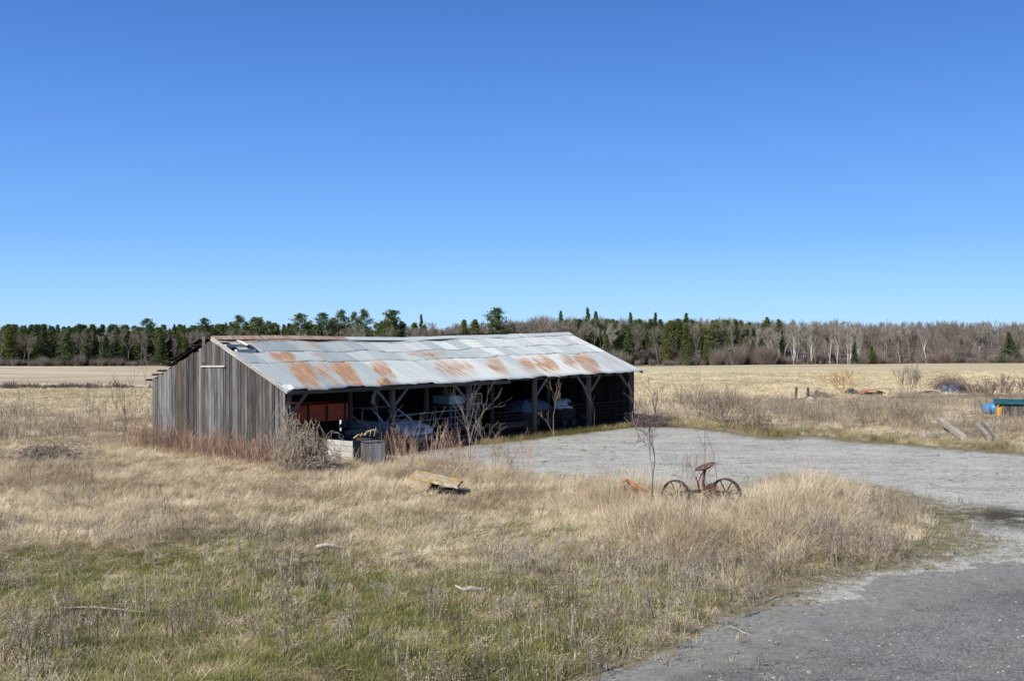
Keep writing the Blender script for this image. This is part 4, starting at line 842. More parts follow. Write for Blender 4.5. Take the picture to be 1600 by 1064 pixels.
woody(1090, 772, 1.3, 'pale twiggy shrub between the two iron wheels', 79, 'greybark', 10, .5, .05, 3, 2, .009, .2, name='bare_shrub', cat='shrub', tilt=.4, minr=.004)
ORDS = ['first','second','third','fourth','fifth','sixth','seventh','eighth']
for i, (px, py, h_, tl, st) in enumerate(((1085,645,1.5,.3,16),(1110,652,1.6,.35,20),(1135,657,1.65,.3,20),(1165,662,1.5,.35,18),(1187,668,1.2,.35,14),(1345,655,1.1,.4,9),(1380,652,1.15,.4,9),(1418,655,1.0,.4,8))):
    woody(px, py + 8, h_, ORDS[i] + ' from the left of the grey bare thicket shrubs behind the gravel yard', 100 + i, 'greybark', st, .5, .03, 4, 2, .02, .45, name='thicket_shrub', cat='shrub', group='thicket shrubs behind the gravel yard', tilt=tl, minr=.006)
woody(1417, 618, 2.3, 'tall grey-brown bushy shrub before the stubble field', 83, 'greybark', 14, .4, .08, 4, 2, .018, .4, name='bare_shrub', cat='shrub', minr=.008, tilt=.22)
for i, (px, py, h_) in enumerate(((1530,618,1.0),(1545,622,1.3),(1560,612,1.2),(1575,622,1.6),(1600,620,1.5))):
    woody(px, py, h_, ORDS[i] + ' from the left of the purple-brown shrubs behind the green-roofed hut', 120 + i, 'brush', 12, .5, .0, 4, 2, .016, .6, name='thicket_shrub', cat='shrub', group='purple-brown shrubs behind the hut', tilt=.5, minr=.009)

def tangle(px, py, wx, h, n, label, seed, mats, name='vine_tangle', dp=.6):
    rs = random.Random(seed); p = ground(px, py); t = empty(name, p, 0, label, 'vines')
    for mi, mat in enumerate(mats):
        b = MB()
        for i in range(n // len(mats)):
            r0 = rs.uniform(0, 1) ** .5; th = rs.uniform(0, 6.28); x0 = wx * r0 * math.cos(th); y0 = wx * dp * r0 * math.sin(th); hh = h * (1 - .6 * r0 * r0) * rs.uniform(.3, 1.05)
            th2 = rs.uniform(0, 6.28); L = rs.uniform(.4, 1.5) * wx; pts = []
            for k in range(8): s = k / 7; pts.append((x0 + L*math.cos(th2)*s + rs.gauss(0,.05), y0 + L*dp*math.sin(th2)*s + rs.gauss(0,.05), hh * math.sin((s*.85+.12) * 2.6) + rs.gauss(0,.05)))
            b.tube(pts, [rs.uniform(.006,.013)*(1-.5*k/7) for k in range(8)], 3, (rs.random(),0,0), caps=False)
        b.build('stems', M[mat], t)
    return t
tangle(476, 738, .75, 1.75, 300, 'pale tangle of dead vines heaped at the front corner of the shed', 3, ['palebark', 'greybark'])
tangle(78, 722, 1.0, .75, 260, 'brown matted clump of dead growth near the left edge', 21, ['bark', 'palebark'], name='brush_clump')
tangle(451, 730, .3, 2.4, 80, 'thin climbing dead vines on the shed corner post', 4, ['palebark'])
tangle(1484, 612, 1.3, 1.75, 460, 'big rounded mound of dark vines before the stubble field', 6, ['brush', 'bark'])
tangle(1281, 623, .75, .6, 260, 'low grey-brown heap of brush by the fence posts', 12, ['greybark', 'brush'], name='brush_heap')
tangle(1515, 682, .55, .4, 160, 'low tan heap of dead stalks between the slanted timber and the two parallel beams', 13, ['palebark'], name='brush_heap')
tangle(1010, 668, .9, .75, 160, 'low dark bramble heap at the right end of the shed', 8, ['bark'], dp=.5)

# ------------------------------------------------------------------ scattered ground cover
def scatter(name, pts, rot, scl, protos, label=None, cat=None):
    pts = np.asarray(pts, np.float32); N = len(pts)
    pc = bpy.data.collections.new(name + '_kinds')
    for i, me in enumerate(protos): pc.objects.link(bpy.data.objects.new('%s_kind_%02d' % (name, i), me))
    me = bpy.data.meshes.new(name); me.vertices.add(N); me.vertices.foreach_set('co', pts.ravel())
    me.attributes.new('rot', 'FLOAT_VECTOR', 'POINT').data.foreach_set('vector', np.asarray(rot, np.float32).ravel())
    me.attributes.new('scl', 'FLOAT_VECTOR', 'POINT').data.foreach_set('vector', np.asarray(scl, np.float32).ravel())
    me.attributes.new('idx', 'INT', 'POINT').data.foreach_set('value', rng.integers(0, len(protos), N).astype(np.int32)); me.update()
    o = bpy.data.objects.new(name, me); COL.objects.link(o); tag(o, label, cat, kind='stuff')
    g = bpy.data.node_groups.new(name, 'GeometryNodeTree'); g.interface.new_socket('Geometry', in_out='INPUT', socket_type='NodeSocketGeometry'); g.interface.new_socket('Geometry', in_out='OUTPUT', socket_type='NodeSocketGeometry')
    gi = g.nodes.new('NodeGroupInput'); go = g.nodes.new('NodeGroupOutput'); ip = g.nodes.new('GeometryNodeInstanceOnPoints'); ci = g.nodes.new('GeometryNodeCollectionInfo')
    ci.inputs['Collection'].default_value = pc; ci.inputs['Separate Children'].default_value = True; ci.inputs['Reset Children'].default_value = True
    def na(n, t): x = g.nodes.new('GeometryNodeInputNamedAttribute'); x.data_type = t; x.inputs['Name'].default_value = n; return x.outputs['Attribute']
    g.links.new(gi.outputs[0], ip.inputs['Points']); g.links.new(ci.outputs[0], ip.inputs['Instance']); ip.inputs['Pick Instance'].default_value = True
    g.links.new(na('idx', 'INT'), ip.inputs['Instance Index']); g.links.new(na('rot', 'FLOAT_VECTOR'), ip.inputs['Rotation']); g.links.new(na('scl', 'FLOAT_VECTOR'), ip.inputs['Scale'])
    g.links.new(ip.outputs[0], go.inputs[0]); md = o.modifiers.new('scatter', 'NODES'); md.node_group = g; return o

def tuft(seed, n, h, rad, bend, wd, lean=0.0, segs=4, lay=0.0):
    rs = np.random.default_rng(seed); b = MB()
    for i in range(n):
        th = rs.uniform(0, 6.28); r0 = rad * rs.uniform(0, 1) ** .6; x, y = r0*math.cos(th), r0*math.sin(th); H = h * rs.uniform(.45, 1.1)
        dirn = rs.normal(0, 1.15); out = rs.uniform(.1, 1) * bend; ang = lean + rs.normal(0, .12) + lay * rs.uniform(0, 1); z = 0.0; p = Vector((x, y, -.03)); tl = rs.uniform(0.0, 1.0); wv = wd * rs.uniform(.6, 1.3)
        cx, cy = math.cos(dirn), math.sin(dirn); px_, py_ = -cy, cx; tw = rs.uniform(-1, 1); vs = []
        for k in range(segs + 1):
            t = k / segs; ww = wv * (1 - .85 * t) * .5 + .0008; sx, sy = px_ * math.cos(tw) + cx*math.sin(tw)*.3, py_ * math.cos(tw)+ cy*math.sin(tw)*.3
            vs.append((p.x - sx*ww, p.y - sy*ww, p.z)); vs.append((p.x + sx*ww, p.y + sy*ww, p.z + math.sin(tw)*ww))
            st = H / segs; aa = ang + out * (t ** 1.2) * 1.5; p = p + Vector((cx*math.sin(aa), cy*math.sin(aa), math.cos(aa))) * st
            if p.z < .01: p.z = .01 + .01*rs.random()
        b.add(vs, [(2*k, 2*k+1, 2*k+3, 2*k+2) for k in range(segs)], (tl, 0, 0))
    return b
def weed(seed, h, stems, br, head=True, wd=.005, spread=.12):
    rs = random.Random(seed); b = MB()
    for s in range(stems):
        x, y = rs.gauss(0, spread*.5), rs.gauss(0, spread*.5); lx, ly = rs.gauss(0,.14), rs.gauss(0,.14); H = h*rs.uniform(.6,1.1); tone = rs.random()
        pts = [(x+lx*t*H, y+ly*t*H, t*H-.02) for t in (0,.35,.7,1)]; b.tube(pts, [wd, wd*.9, wd*.7, wd*.4], 3, (tone,0,0), caps=False)
        for k in range(br):
            t = rs.uniform(.4,1); th = rs.uniform(0,6.28); L = rs.uniform(.06,.2)*h*1.4; bx, by, bz = x+lx*t*H, y+ly*t*H, t*H; ex, ey, ez = bx+L*.5*math.cos(th), by+L*.5*math.sin(th), bz+L
            b.tube([(bx,by,bz),(ex,ey,ez)], [wd*.5,wd*.35], 3, (tone,0,0), caps=False)
            if head:
                for q in range(3):
                    c = Vector((ex,ey,ez-q*.02)); e = .008*rs.uniform(.5,1.4); v1 = Vector((rs.gauss(0,1),rs.gauss(0,1),rs.gauss(0,1))).normalized()*e; v2 = v1.orthogonal().normalized()*e
                    b.add([c-v1,c+v2,c+v1,c-v2], [(0,1,2,3)], (min(1,tone+.2),0,0))
    return b
def cloud(n, ylo, yhi, pad=260, pw=1.0):
    n = int(n * 1.08)
    """points spread evenly over the ground seen by the camera and a margin beside it"""
    y = np.sqrt(rng.uniform(ylo**2, yhi**2, n)); x = rng.uniform(-1, 1, n) * y * (800 + pad) / FPX; return np.stack([x, y], 1)
def place(P, smin, smax, tilt=.12, zs=None):
    n = len(P); z = height(P); swirl = .4 + 3.2*fbm(P, 2.2, 123, 2) + rng.normal(0, .55, n); rot = np.stack([rng.normal(0, tilt, n), rng.normal(0, tilt, n), swirl], 1); s = rng.uniform(smin, smax, n)
    scl = np.stack([s, s, s * (zs if zs is not None else 1.0)], 1); return np.column_stack([P, z]), rot, scl
yd = lambda P: sdf_poly(P, YARD); sdd = lambda P: sdf_poly(P, SHEDP); fdd = lambda P: sdf_poly(P, FIELD); md_ = lambda P: sdf_poly(P, MOUND)
CLEAR = [(ground(682, 772), 1.0, .75), (cr0 + Vector((0,-.35,0)), 1.2, .5), (ground(1475, 688), 2.6, .4), (ground(1550, 692), 1.2, .35), (ground(1575, 655), 3.2, 1.2), (ground(998, 785), .6, .3), (ground(1252, 632), 1.3, 2.0), (ground(1350, 630), 2.5, 1.5)]
def clear(P, keep_=.12):
    k_ = np.zeros(len(P), bool)
    for c_, rx, ry in CLEAR: k_ |= (((P[:, 0]-c_.x)/rx)**2 + ((P[:, 1]-c_.y)/ry)**2) < 1
    return ~k_ | (rng.random(len(P)) < keep_)
def meadow_ok(P, e=0.0): return (yd(P) + .35 * fbm(P, 1.2, 8) < e) & (sdd(P) < -.05) & (fdd(P) + .6*fbm(P, 3, 6) < 0)

# 1 matted dry grass everywhere in the meadow
P = np.concatenate([cloud(16000, 11, 22), cloud(28000, 20, 40), cloud(17000, 36, 72)]); g = greenness(P)
k = meadow_ok(P, .15) & (rng.random(len(P)) > .75 * g) & (md_(P) < .2) & clear(P); P = P[k]
h_ = np.clip(.8 + .7 * fbm(P, 1.8, 55) + 1.3 * np.clip(vnoise(P, 1.1, 91) - .45, 0, 1) - .45 * g[k], .25, 1.9)
h_ = h_ * np.where((P[:, 1] < 22), .8, 1.0)
pt, ro, sc = place(P, .8, 1.25, .22, h_); scatter('dry_grass', pt, ro, sc, [tuft(i, 44, .29, .19, 1.0, .0072, .3, 4, .95).mesh('dry_tuft', M['straw']) for i in range(7)], 'matted pale dry grass covering the meadow', 'grass')
# 2 tall pale grass: the bank by the implement, patches at the yard edge and left
P = np.concatenate([cloud(24000, 15, 34)]); edge = (yd(P) > -1.6) & (yd(P) < .1) & (P[:, 0] < 3.5) & (P[:, 1] > 24)
b1 = np.maximum.reduce([1.3*blob(P, at(765, 748), (1.3, 2.0)), blob(P, at(650, 745), (1.5, 1.0)), blob(P, at(1000, 770), (2.0, 1.2)), blob(P, at(885, 765), (1.2, .8)), blob(P, at(1240, 765), (2.0, 1.0)), blob(P, at(1320, 785), (1.0,1.2)), .7*blob(P, at(60, 740), (2.5, 1.8)), .5*blob(P, at(420, 715), (4, 1.0)), .6*blob(P, at(1090, 800), (3, 1.5)), 1.2*blob(P, at(1050, 803), (.7, .6)), 1.1*blob(P, at(1125, 800), (1.0, .5))])
k = ((md_(P) + .5*fbm(P, 1.3, 12) > 0) & (rng.random(len(P)) < .95)) | (edge & (rng.random(len(P)) < .35)) | (rng.random(len(P)) < b1 * .8); k &= (sdd(P) < -.1) & ((yd(P) < .15) | (md_(P) > 0)) & clear(P); P = P[k]
pt, ro, sc = place(P, .75, 1.25, .28, np.clip(.85 + 1.1 * fbm(P, 1.1, 19), .25, 1.6) * np.where(md_(P) > 0, 1.0, .8)); scatter('tall_grass', pt, ro, sc, [tuft(50+i, 44, [.68,.5,.75,.55,.4,.62][i], .22, 1.15, .0085, .25, 6, .95).mesh('tall_tuft', M['paleseed']) for i in range(6)], 'tall pale bleached grass bank around the old implement', 'grass')
# 3 green turf
P = cloud(44000, 11, 27); g = greenness(P); k = meadow_ok(P, -.1) & (rng.random(len(P)) < g * (.4 + .6*(fbm(P, 1.2, 40) > -.05))); P = P[k]
pt, ro, sc = place(P, .8, 1.3, .1); scatter('green_grass', pt, ro, sc, [tuft(90+i, 34, .13, .15, .7, .007, .1, 3, .4).mesh('green_tuft', M['grass']) for i in range(5)], 'short fresh green grass patches in the near lawn', 'grass')
# 4 grey dead weeds
P = np.concatenate([cloud(2600, 11, 22), cloud(700, 22, 50)]); n = fbm(P, 2.2, 61); k = meadow_ok(P, .25) & clear(P) & (rng.random(len(P)) < np.clip(.22 + 1.5*n, .02, .9)); P = P[k]
pt, ro, sc = place(P, .7, 1.25, .08); scatter('dead_weeds', pt, ro, sc, [weed(200+i, .44, 5, 4, True, .0045, .2).mesh('weed', M['weed']) for i in range(8)], 'thin grey dead weed stalks standing in the grass', 'weeds')
# grey weeds thick on the right part of the bank and near verge of the yard
P = cloud(9000, 14, 30); b1 = np.maximum.reduce([blob(P, at(1375, 805), (.8, 1.6)), blob(P, at(1330, 860), (1.6, 1.3)), .6*blob(P, at(1130, 890), (2.3, 1.1)), .45*blob(P, at(1050, 940), (1.6, 1.6)), .35*blob(P, at(850, 900), (2.5, 1.5))])
k = (rng.random(len(P)) < b1 * .42) & clear(P); P = P[k]
pt, ro, sc = place(P, .7, 1.2, .12); scatter('grey_weeds', pt, ro, sc, [weed(240+i, .42, 8, 5, True, .0042, .25).mesh('weed', M['weed']) for i in range(6)], 'dense grey-brown weeds on the right flank of the bank', 'weeds')
P = cloud(16000, 11, 30); d = yd(P); k = (d > -.2) & (d < 2.6) & (P[:, 1] < 29) & (rng.random(len(P)) < .8*np.clip(1 - d/2.6, 0, 1)**1.5 * np.clip(.6 + 1.6*fbm(P, 1.4, 97), 0, 1)); P = P[k]
pt, ro, sc = place(P, .4, 1.0, .2); scatter('verge_tufts', pt, ro, sc, [(tuft(190+i, 26, .18, .13, .9, .006, .3, 3, .7) if i % 2 else weed(194+i, .26, 5, 4, True, .004, .15)).mesh('verge_kind', M[('weed','straw','weed','olive')[i]]) for i in range(4)], 'sparse dry tufts and weeds breaking up the near edge of the drive', 'weeds')
# 5 reddish twigs along the gable and front corner
t = rng.uniform(-.6, WID + .6, 260); d = np.abs(rng.normal(0, .5, 260)) + .12; P = np.array([tuple(S(-dd, tt)[:2]) for tt, dd in zip(t, d)])
t2 = rng.uniform(3.5, 6.5, 22); P = np.concatenate([P, np.array([tuple(S(tt, -.5 - abs(rng.normal(0, .5)))[:2]) for tt in t2]), np.array([tuple(at(rng.uniform(590, 830), 700 + rng.uniform(8, 48))[:2]) for _ in range(60)])])
pt, ro, sc = place(P, .35, 1.25, .16); scatter('red_twigs', pt, ro, sc, [weed(300+i, .85, 4, 5, False, .0065, .3).mesh('twig', M['redtwig']) for i in range(6)], 'reddish bare twigs growing along the foot of the gable wall', 'twigs')
# 6 olive grass on the far verge of the yard and along the shed front
P = cloud(16000, 34, 62); dd = -yd(P); n_ = fbm(P, 2.5, 71)
k = (dd > -.15) & (dd < 1.7 + 1.2*n_) & (sdd(P) < -.05) & (P[:, 1] > 37) & (P[:, 0] > 1.2) & clear(P, .3); P1 = P[k]
t = rng.uniform(8.5, LEN + .5, 500); P2 = np.array([tuple(S(tt, -.25 - abs(rng.normal(0, .22)))[:2]) for tt in t]); P = np.concatenate([P1, P2])
pt, ro, sc = place(P, .7, 1.2, .12); scatter('verge_grass', pt, ro, sc, [tuft(130+i, 34, .30, .2, .6, .010, .1, 3, .3).mesh('verge_tuft', M['olive']) for i in range(5)], 'olive and yellow grass along the back verge of the yard', 'grass')
# 7 pinkish brown tall weeds in the rough beyond the yard
P = cloud(9000, 40, 78); k = (fdd(P) + .8*fbm(P, 3, 6) < .3) & clear(P) & (yd(P) < -1.5) & (sdd(P) < -.3) & (rng.random(len(P)) < np.clip(.18 + 1.0*fbm(P, 5, 81), .04, .8)); P = P[k]
pt, ro, sc = place(P, .6, 1.1, .12); scatter('rough_weeds', pt, ro, sc, [weed(340+i, .6, 10, 8, True, .008, .5).mesh('weed', M['greybark'] if i % 2 else M['weed']) for i in range(6)], 'grey and brown dead weeds in the rough beyond the yard', 'weeds')
# 8 stubble in rows
ys = np.arange(50, 170, .76); pts = []
for y in ys:
    n = int(y * 1.5 * 1.3 * (1 if y < 90 else .6)); x = rng.uniform(-1, 1, n) * y * .75; pts.append(np.stack([x, y + .02*x + rng.normal(0, .09, n)], 1))
P = np.concatenate(pts); k = (fdd(P) + .6*fbm(P, 3, 6) > .1) & ~((P[:, 1] > 94) & (P[:, 0] < -10)); P = P[k]
def stubble(seed):
    rs = random.Random(seed); b = MB()
    for i in range(9):
        x = -.5 + i*.125 + rs.gauss(0,.03); H = rs.uniform(.1,.26); y = rs.gauss(0,.03); b.tube([(x,y,-.02),(x+rs.gauss(0,.03),y+rs.gauss(0,.02),H)], [.013,.010], 3, (rs.random(),0,0), caps=False)
    for i in range(16):
        x, y = rs.uniform(-.6,.6), rs.gauss(0,.22); th = rs.uniform(0,3.14); L = rs.uniform(.08,.25); c, s_ = math.cos(th), math.sin(th); ww = rs.uniform(.01,.028); z = rs.uniform(.01,.06)
        b.add([(x-c*L+s_*ww,y-s_*L-c*ww,z),(x+c*L+s_*ww,y+s_*L-c*ww,z+rs.uniform(0,.06)),(x+c*L-s_*ww,y+s_*L+c*ww,z+.02),(x-c*L-s_*ww,y-s_*L+c*ww,z+.01)], [(0,1,2,3)], (rs.random(),0,0))
    return b
n = len(P); pt = np.column_stack([P, height(P) + .02]); ro = np.zeros((n, 3)); ro[:, 2] = rng.normal(0, .08, n) + (rng.random(n) < .5)*math.pi; sc = np.repeat(rng.uniform(.8, 1.2, n)[:, None], 3, 1)
scatter('corn_stubble', pt, ro, sc, [stubble(i).mesh('stubble', M['stub']) for i in range(6)], 'pale cut corn stubble in rows across the field', 'stubble')
# 9 dark ditch growth across the left field
n = 900; x = rng.uniform(-75, -8, n); P = np.stack([x, 94.5 + rng.normal(0, .5, n) + .01*x], 1); pt, ro, sc = place(P, .4, 1.3, .2, np.clip(.7 + .9*vnoise(P, 3, 4), .25, 1.5))
scatter('ditch_weeds', pt, ro, sc, [weed(380+i, .38, 14, 6, False, .018, .6).mesh('weed', M['bark']) for i in range(4)], 'dark line of ditch weeds across the left field', 'weeds')
# 10 loose stones and yellow-green plants
def pebble(seed):
    rs = random.Random(seed); b = MB(); vs = [Vector((math.cos(t)*1.0*rs.uniform(.7,1.1), math.sin(t)*.8*rs.uniform(.7,1.1), 0)) for t in np.arange(0, 6.2, 1.05)]
    n = len(vs); V = [tuple(v) for v in vs] + [(v.x*.6, v.y*.6, .55*rs.uniform(.8,1.1)) for v in vs]; b.add(V, [(i,(i+1)%n,n+(i+1)%n,n+i) for i in range(n)] + [tuple(range(n,2*n))], (rs.random(),0,0)); return b
def gstone():
    m = NM('loose_gravel', .9, spec=.2); m.col(m.ramp(m.rnd(), [(0, (.10,.10,.10)), (.6, (.22,.22,.21)), (1, (.34,.335,.32))])); return m.m
gs = gstone(); P = np.concatenate([cloud(14000, 10, 24), cloud(5000, 22, 46)]); k = yd(P) > .0; P = P[k]; n = len(P); z = height(P) + .03*np.clip(yd(P)/.3, 0, 1) + .008; s = rng.gamma(2.0, .0045, n) + .004
ro = np.stack([rng.normal(0,.3,n), rng.normal(0,.3,n), rng.uniform(0,6.28,n)], 1); scatter('loose_gravel', np.column_stack([P, z]), ro, np.repeat(s[:, None], 3, 1), [pebble(i).mesh('pebble', gs) for i in range(5)], 'loose gravel stones scattered over the yard and drive', 'gravel')
P = np.concatenate([np.array([at(px, py)[:2] for px, py in ((665,716),(703,708),(708,713),(676,722),(790,712),(846,722),(905,705),(1128,757),(1222,745),(1290,880),(1357,887),(1300,895))]).repeat(7, 0) + rng.normal(0, .18, (84, 2)),
                    np.stack([rng.uniform(1, 24, 520), rng.uniform(19, 43, 520)], 1)]); k = (sdd(P) < 0); P = P[k]
pt, ro, sc = place(P, .25, 1.0, .2, .6); pt[:, 2] += .03; scatter('yard_plants', pt, ro, sc, [tuft(170+i, 30, .14, .12, .9, .012, .3, 3, .4).mesh('sprig', M['moss'] if i == 1 else M['olive']) for i in range(4)], 'low yellow-green plants sprouting through the gravel', 'plants')

# ------------------------------------------------------------------ trees beyond the field
def sliver(b, rs, p, d, L, w_, a):
    s = d.cross(Vector((rs.gauss(0,1), rs.gauss(0,1), rs.gauss(0,1))));
    if s.length < 1e-4: return
    s.normalize(); q = p + d * L; b.add([p - s*w_, p + s*w_, q + s*w_*.35, q - s*w_*.35], [(0,1,2,3)], (a,0,0))
def conifer_crown(seed, kind):
    """unit-height 10 m crown"""
    rs = random.Random(seed); b = MB(); H = 10.0
    if kind == 'spruce': n, z0, wmax = 170, .05, 2.9
    elif kind == 'cedar': n, z0, wmax = 170, .02, 2.1
    else: n, z0, wmax = 78, .16, 2.7
    for i in range(n):
        t = z0 + (1 - z0) * (i + rs.random()) / n; z = t * H; th = rs.uniform(0, 6.28)
        if kind == 'pine': R_ = wmax * (math.sin(math.pi * min(1, (1 - t) / (1 - z0) * .86 + .03)) ** .75) * rs.uniform(.4, 1.2)
        elif kind == 'cedar': R_ = wmax * ((1 - t) ** .55) * rs.uniform(.6, 1.1) * min(1, (t + .1) * 4)
        else: R_ = wmax * ((1 - t) ** .85) * rs.uniform(.55, 1.2) * min(1, (t + .08) * 6) + .08
        droop = -.25 if kind == 'spruce' else (.25 if kind == 'pine' else .5); dirv = Vector((math.cos(th), math.sin(th), droop)); m_ = 3 if kind != 'pine' else 4; tone = rs.uniform(.15,.8)
        for j in range(m_):
            s = (j + .6) / m_ if kind != 'pine' else .35 + .65 * (j + .5) / m_; c = Vector((0,0,z)) + dirv * R_ * s; cs = (.38 if kind != 'pine' else .5) * (1.1 - .3*s) * (1 if kind != 'spruce' else .55 + .5 * (1-t))
            for q in range(11 if kind != 'pine' else 14):
                o = Vector((rs.gauss(0,cs*.62), rs.gauss(0,cs*.62), rs.gauss(0,cs*(.36 if kind=='pine' else .36)))); e = rs.uniform(.08,.21); v1 = Vector((rs.gauss(0,1),rs.gauss(0,1),rs.gauss(0,.5))).normalized()*e; v2 = (v1.cross(Vector((rs.gauss(0,1),rs.gauss(0,1),rs.gauss(0,1))))).normalized()*e*.55
                p = c + o; b.add([p-v1,p+v2,p+v1,p-v2], [(0,1,2,3)], (max(0,min(1,tone+rs.gauss(0,.15))),0,0))
    return b
def conifer_trunk(seed, kind):
    rs = random.Random(seed); b = MB(); b.tube([(0,0,-.3),(.05,0,3),(0,.05,6.5),(0,0,9.7)], [.17,.13,.08,.02], 7, (.5,0,0))
    for i in range(16 if kind == 'pine' else 6):
        z = rs.uniform(2.5, 9); th = rs.uniform(0,6.28); b.tube([(0,0,z),(math.cos(th)*1.3*(1-z/14), math.sin(th)*1.3*(1-z/14), z+.3)], [.035,.012], 4, (.5,0,0), caps=False)
    return b
def bare_tree(seed, trunk_r=.13, spreadf=.55, twigs=1500, crown_lo=.3, width=.26, tw=.016):
    rs = random.Random(seed); T = MB(); C = MB(); H = 10.0; tips = []
    def rec(p, d, L, r, lev):
        pts = [p]; q = p; dd = d; rad = [r]
        for i in range(4): dd = (dd + Vector((rs.gauss(0,.10),rs.gauss(0,.10),rs.gauss(0,.06)+.06))).normalized(); q = q + dd*L/4; pts.append(q); rad.append(max(.012, r*(1-.45*(i+1)/4)))
        (T if lev < 2 else C).tube(pts, rad, max(3, 6-lev), (rs.uniform(.3,.8),0,0), caps=False)
        if lev >= 3: tips.append((pts, dd)); return
        for k in range(5 if lev == 0 else 4):
            i = 4 if k == 0 else rs.choice((2,3,4) if lev else (1,2,2,3,3,4)); ax = dd; o = ax.orthogonal().normalized(); o.rotate(Matrix.Rotation(rs.uniform(0,6.28),3,ax)); nd = (ax + o*spreadf*rs.uniform(.5,1.2)).normalized()
            rec(pts[i], nd, L*rs.uniform(.5,.68), max(.012,rad[i]*.55), lev+1)
    rec(Vector((0,0,-.2)), Vector((rs.gauss(0,.04),rs.gauss(0,.04),1)).normalized(), H*.52, trunk_r, 0)
    per = max(1, twigs // max(1, len(tips)))
    for pts, dd in tips:
        for k in range(per):
            i = rs.randint(0, 3); p = pts[i].lerp(pts[i+1], rs.random()); d = (dd + Vector((rs.gauss(0,.6),rs.gauss(0,.6),rs.gauss(0,.4)+.15))).normalized(); sliver(C, rs, p, d, rs.uniform(.35,1.0), tw*rs.uniform(.6,1.4), rs.random())
    zm = max(v[2] for v in C.V); f = H / zm; 
    for B in (T, C): B.V = [(v[0]*f, v[1]*f, v[2]*f) for v in B.V]
    return T, C
def brushy(seed, n=700, h=3.0, w_=1.6, tw=.014):
    rs = random.Random(seed); b = MB()
    for i in range(n):
        th = rs.uniform(0,6.28); r0 = w_*rs.random()**.5*.6; p = Vector((r0*math.cos(th), r0*math.sin(th), rs.uniform(0,.45)*h*rs.random())); d = Vector((math.cos(th)*rs.uniform(0,.7), math.sin(th)*rs.uniform(0,.7), 1)).normalized(); d = (d+Vector((rs.gauss(0,.25),rs.gauss(0,.25),0))).normalized()
        sliver(b, rs, p, d, h*rs.uniform(.3,.8), tw*rs.uniform(.6,1.5), rs.random())
    return b
CM = {}
for kd, mt, ns in (('pine','pine',5),('spruce','spruce',5),('cedar','cedar',3)):
    CM[kd] = [(conifer_trunk(s*3+1, kd).mesh('trunk', M['trunk']), conifer_crown(s*7+hash(kd)%1 + len(kd)*100, kd).mesh('crown', M[mt])) for s in range(ns)]
for kd, tm, cm, args in (('bare','trunk','twig',{}),('birch','birch','paletwig',dict(trunk_r=.13,spreadf=.4)),('larch','trunk','rusttwig',dict(spreadf=.45))):
    CM[kd] = []
    for s in range(4):
        T, C_ = bare_tree(400+s*11+len(kd)*50, **args); CM[kd].append((T.mesh('trunk', M[tm]), C_.mesh('crown', M[cm])))
NAMES = {'pine':('pine_tree','pine'),'spruce':('spruce_tree','spruce'),'cedar':('cedar_tree','cedar'),'bare':('bare_tree','tree'),'birch':('pale_trunk_tree','birch'),'larch':('larch_tree','tree')}
def put_tree(kd, px, top, Y, label, group=None, wf=1.0, var=None):
    x = (px - 800) / FPX * Y; z = hz(x, Y); zt = CAM_H + (514 - top) / FPX * Y; hh = max(2.0, zt - z); nm, cat = NAMES[kd]
    v = (int(px * 7 + Y * 3) if var is None else var) % len(CM[kd]); T, C_ = CM[kd][v]; t = empty(nm, (x, Y, z), random.uniform(0, 6.28), label, cat, group); s = hh / 10; t.scale = (s*wf, s*wf, s)
    for n_, me in (('trunk', T), ('crown', C_)):
        o = bpy.data.objects.new(n_, me); COL.objects.link(o); o.parent = t
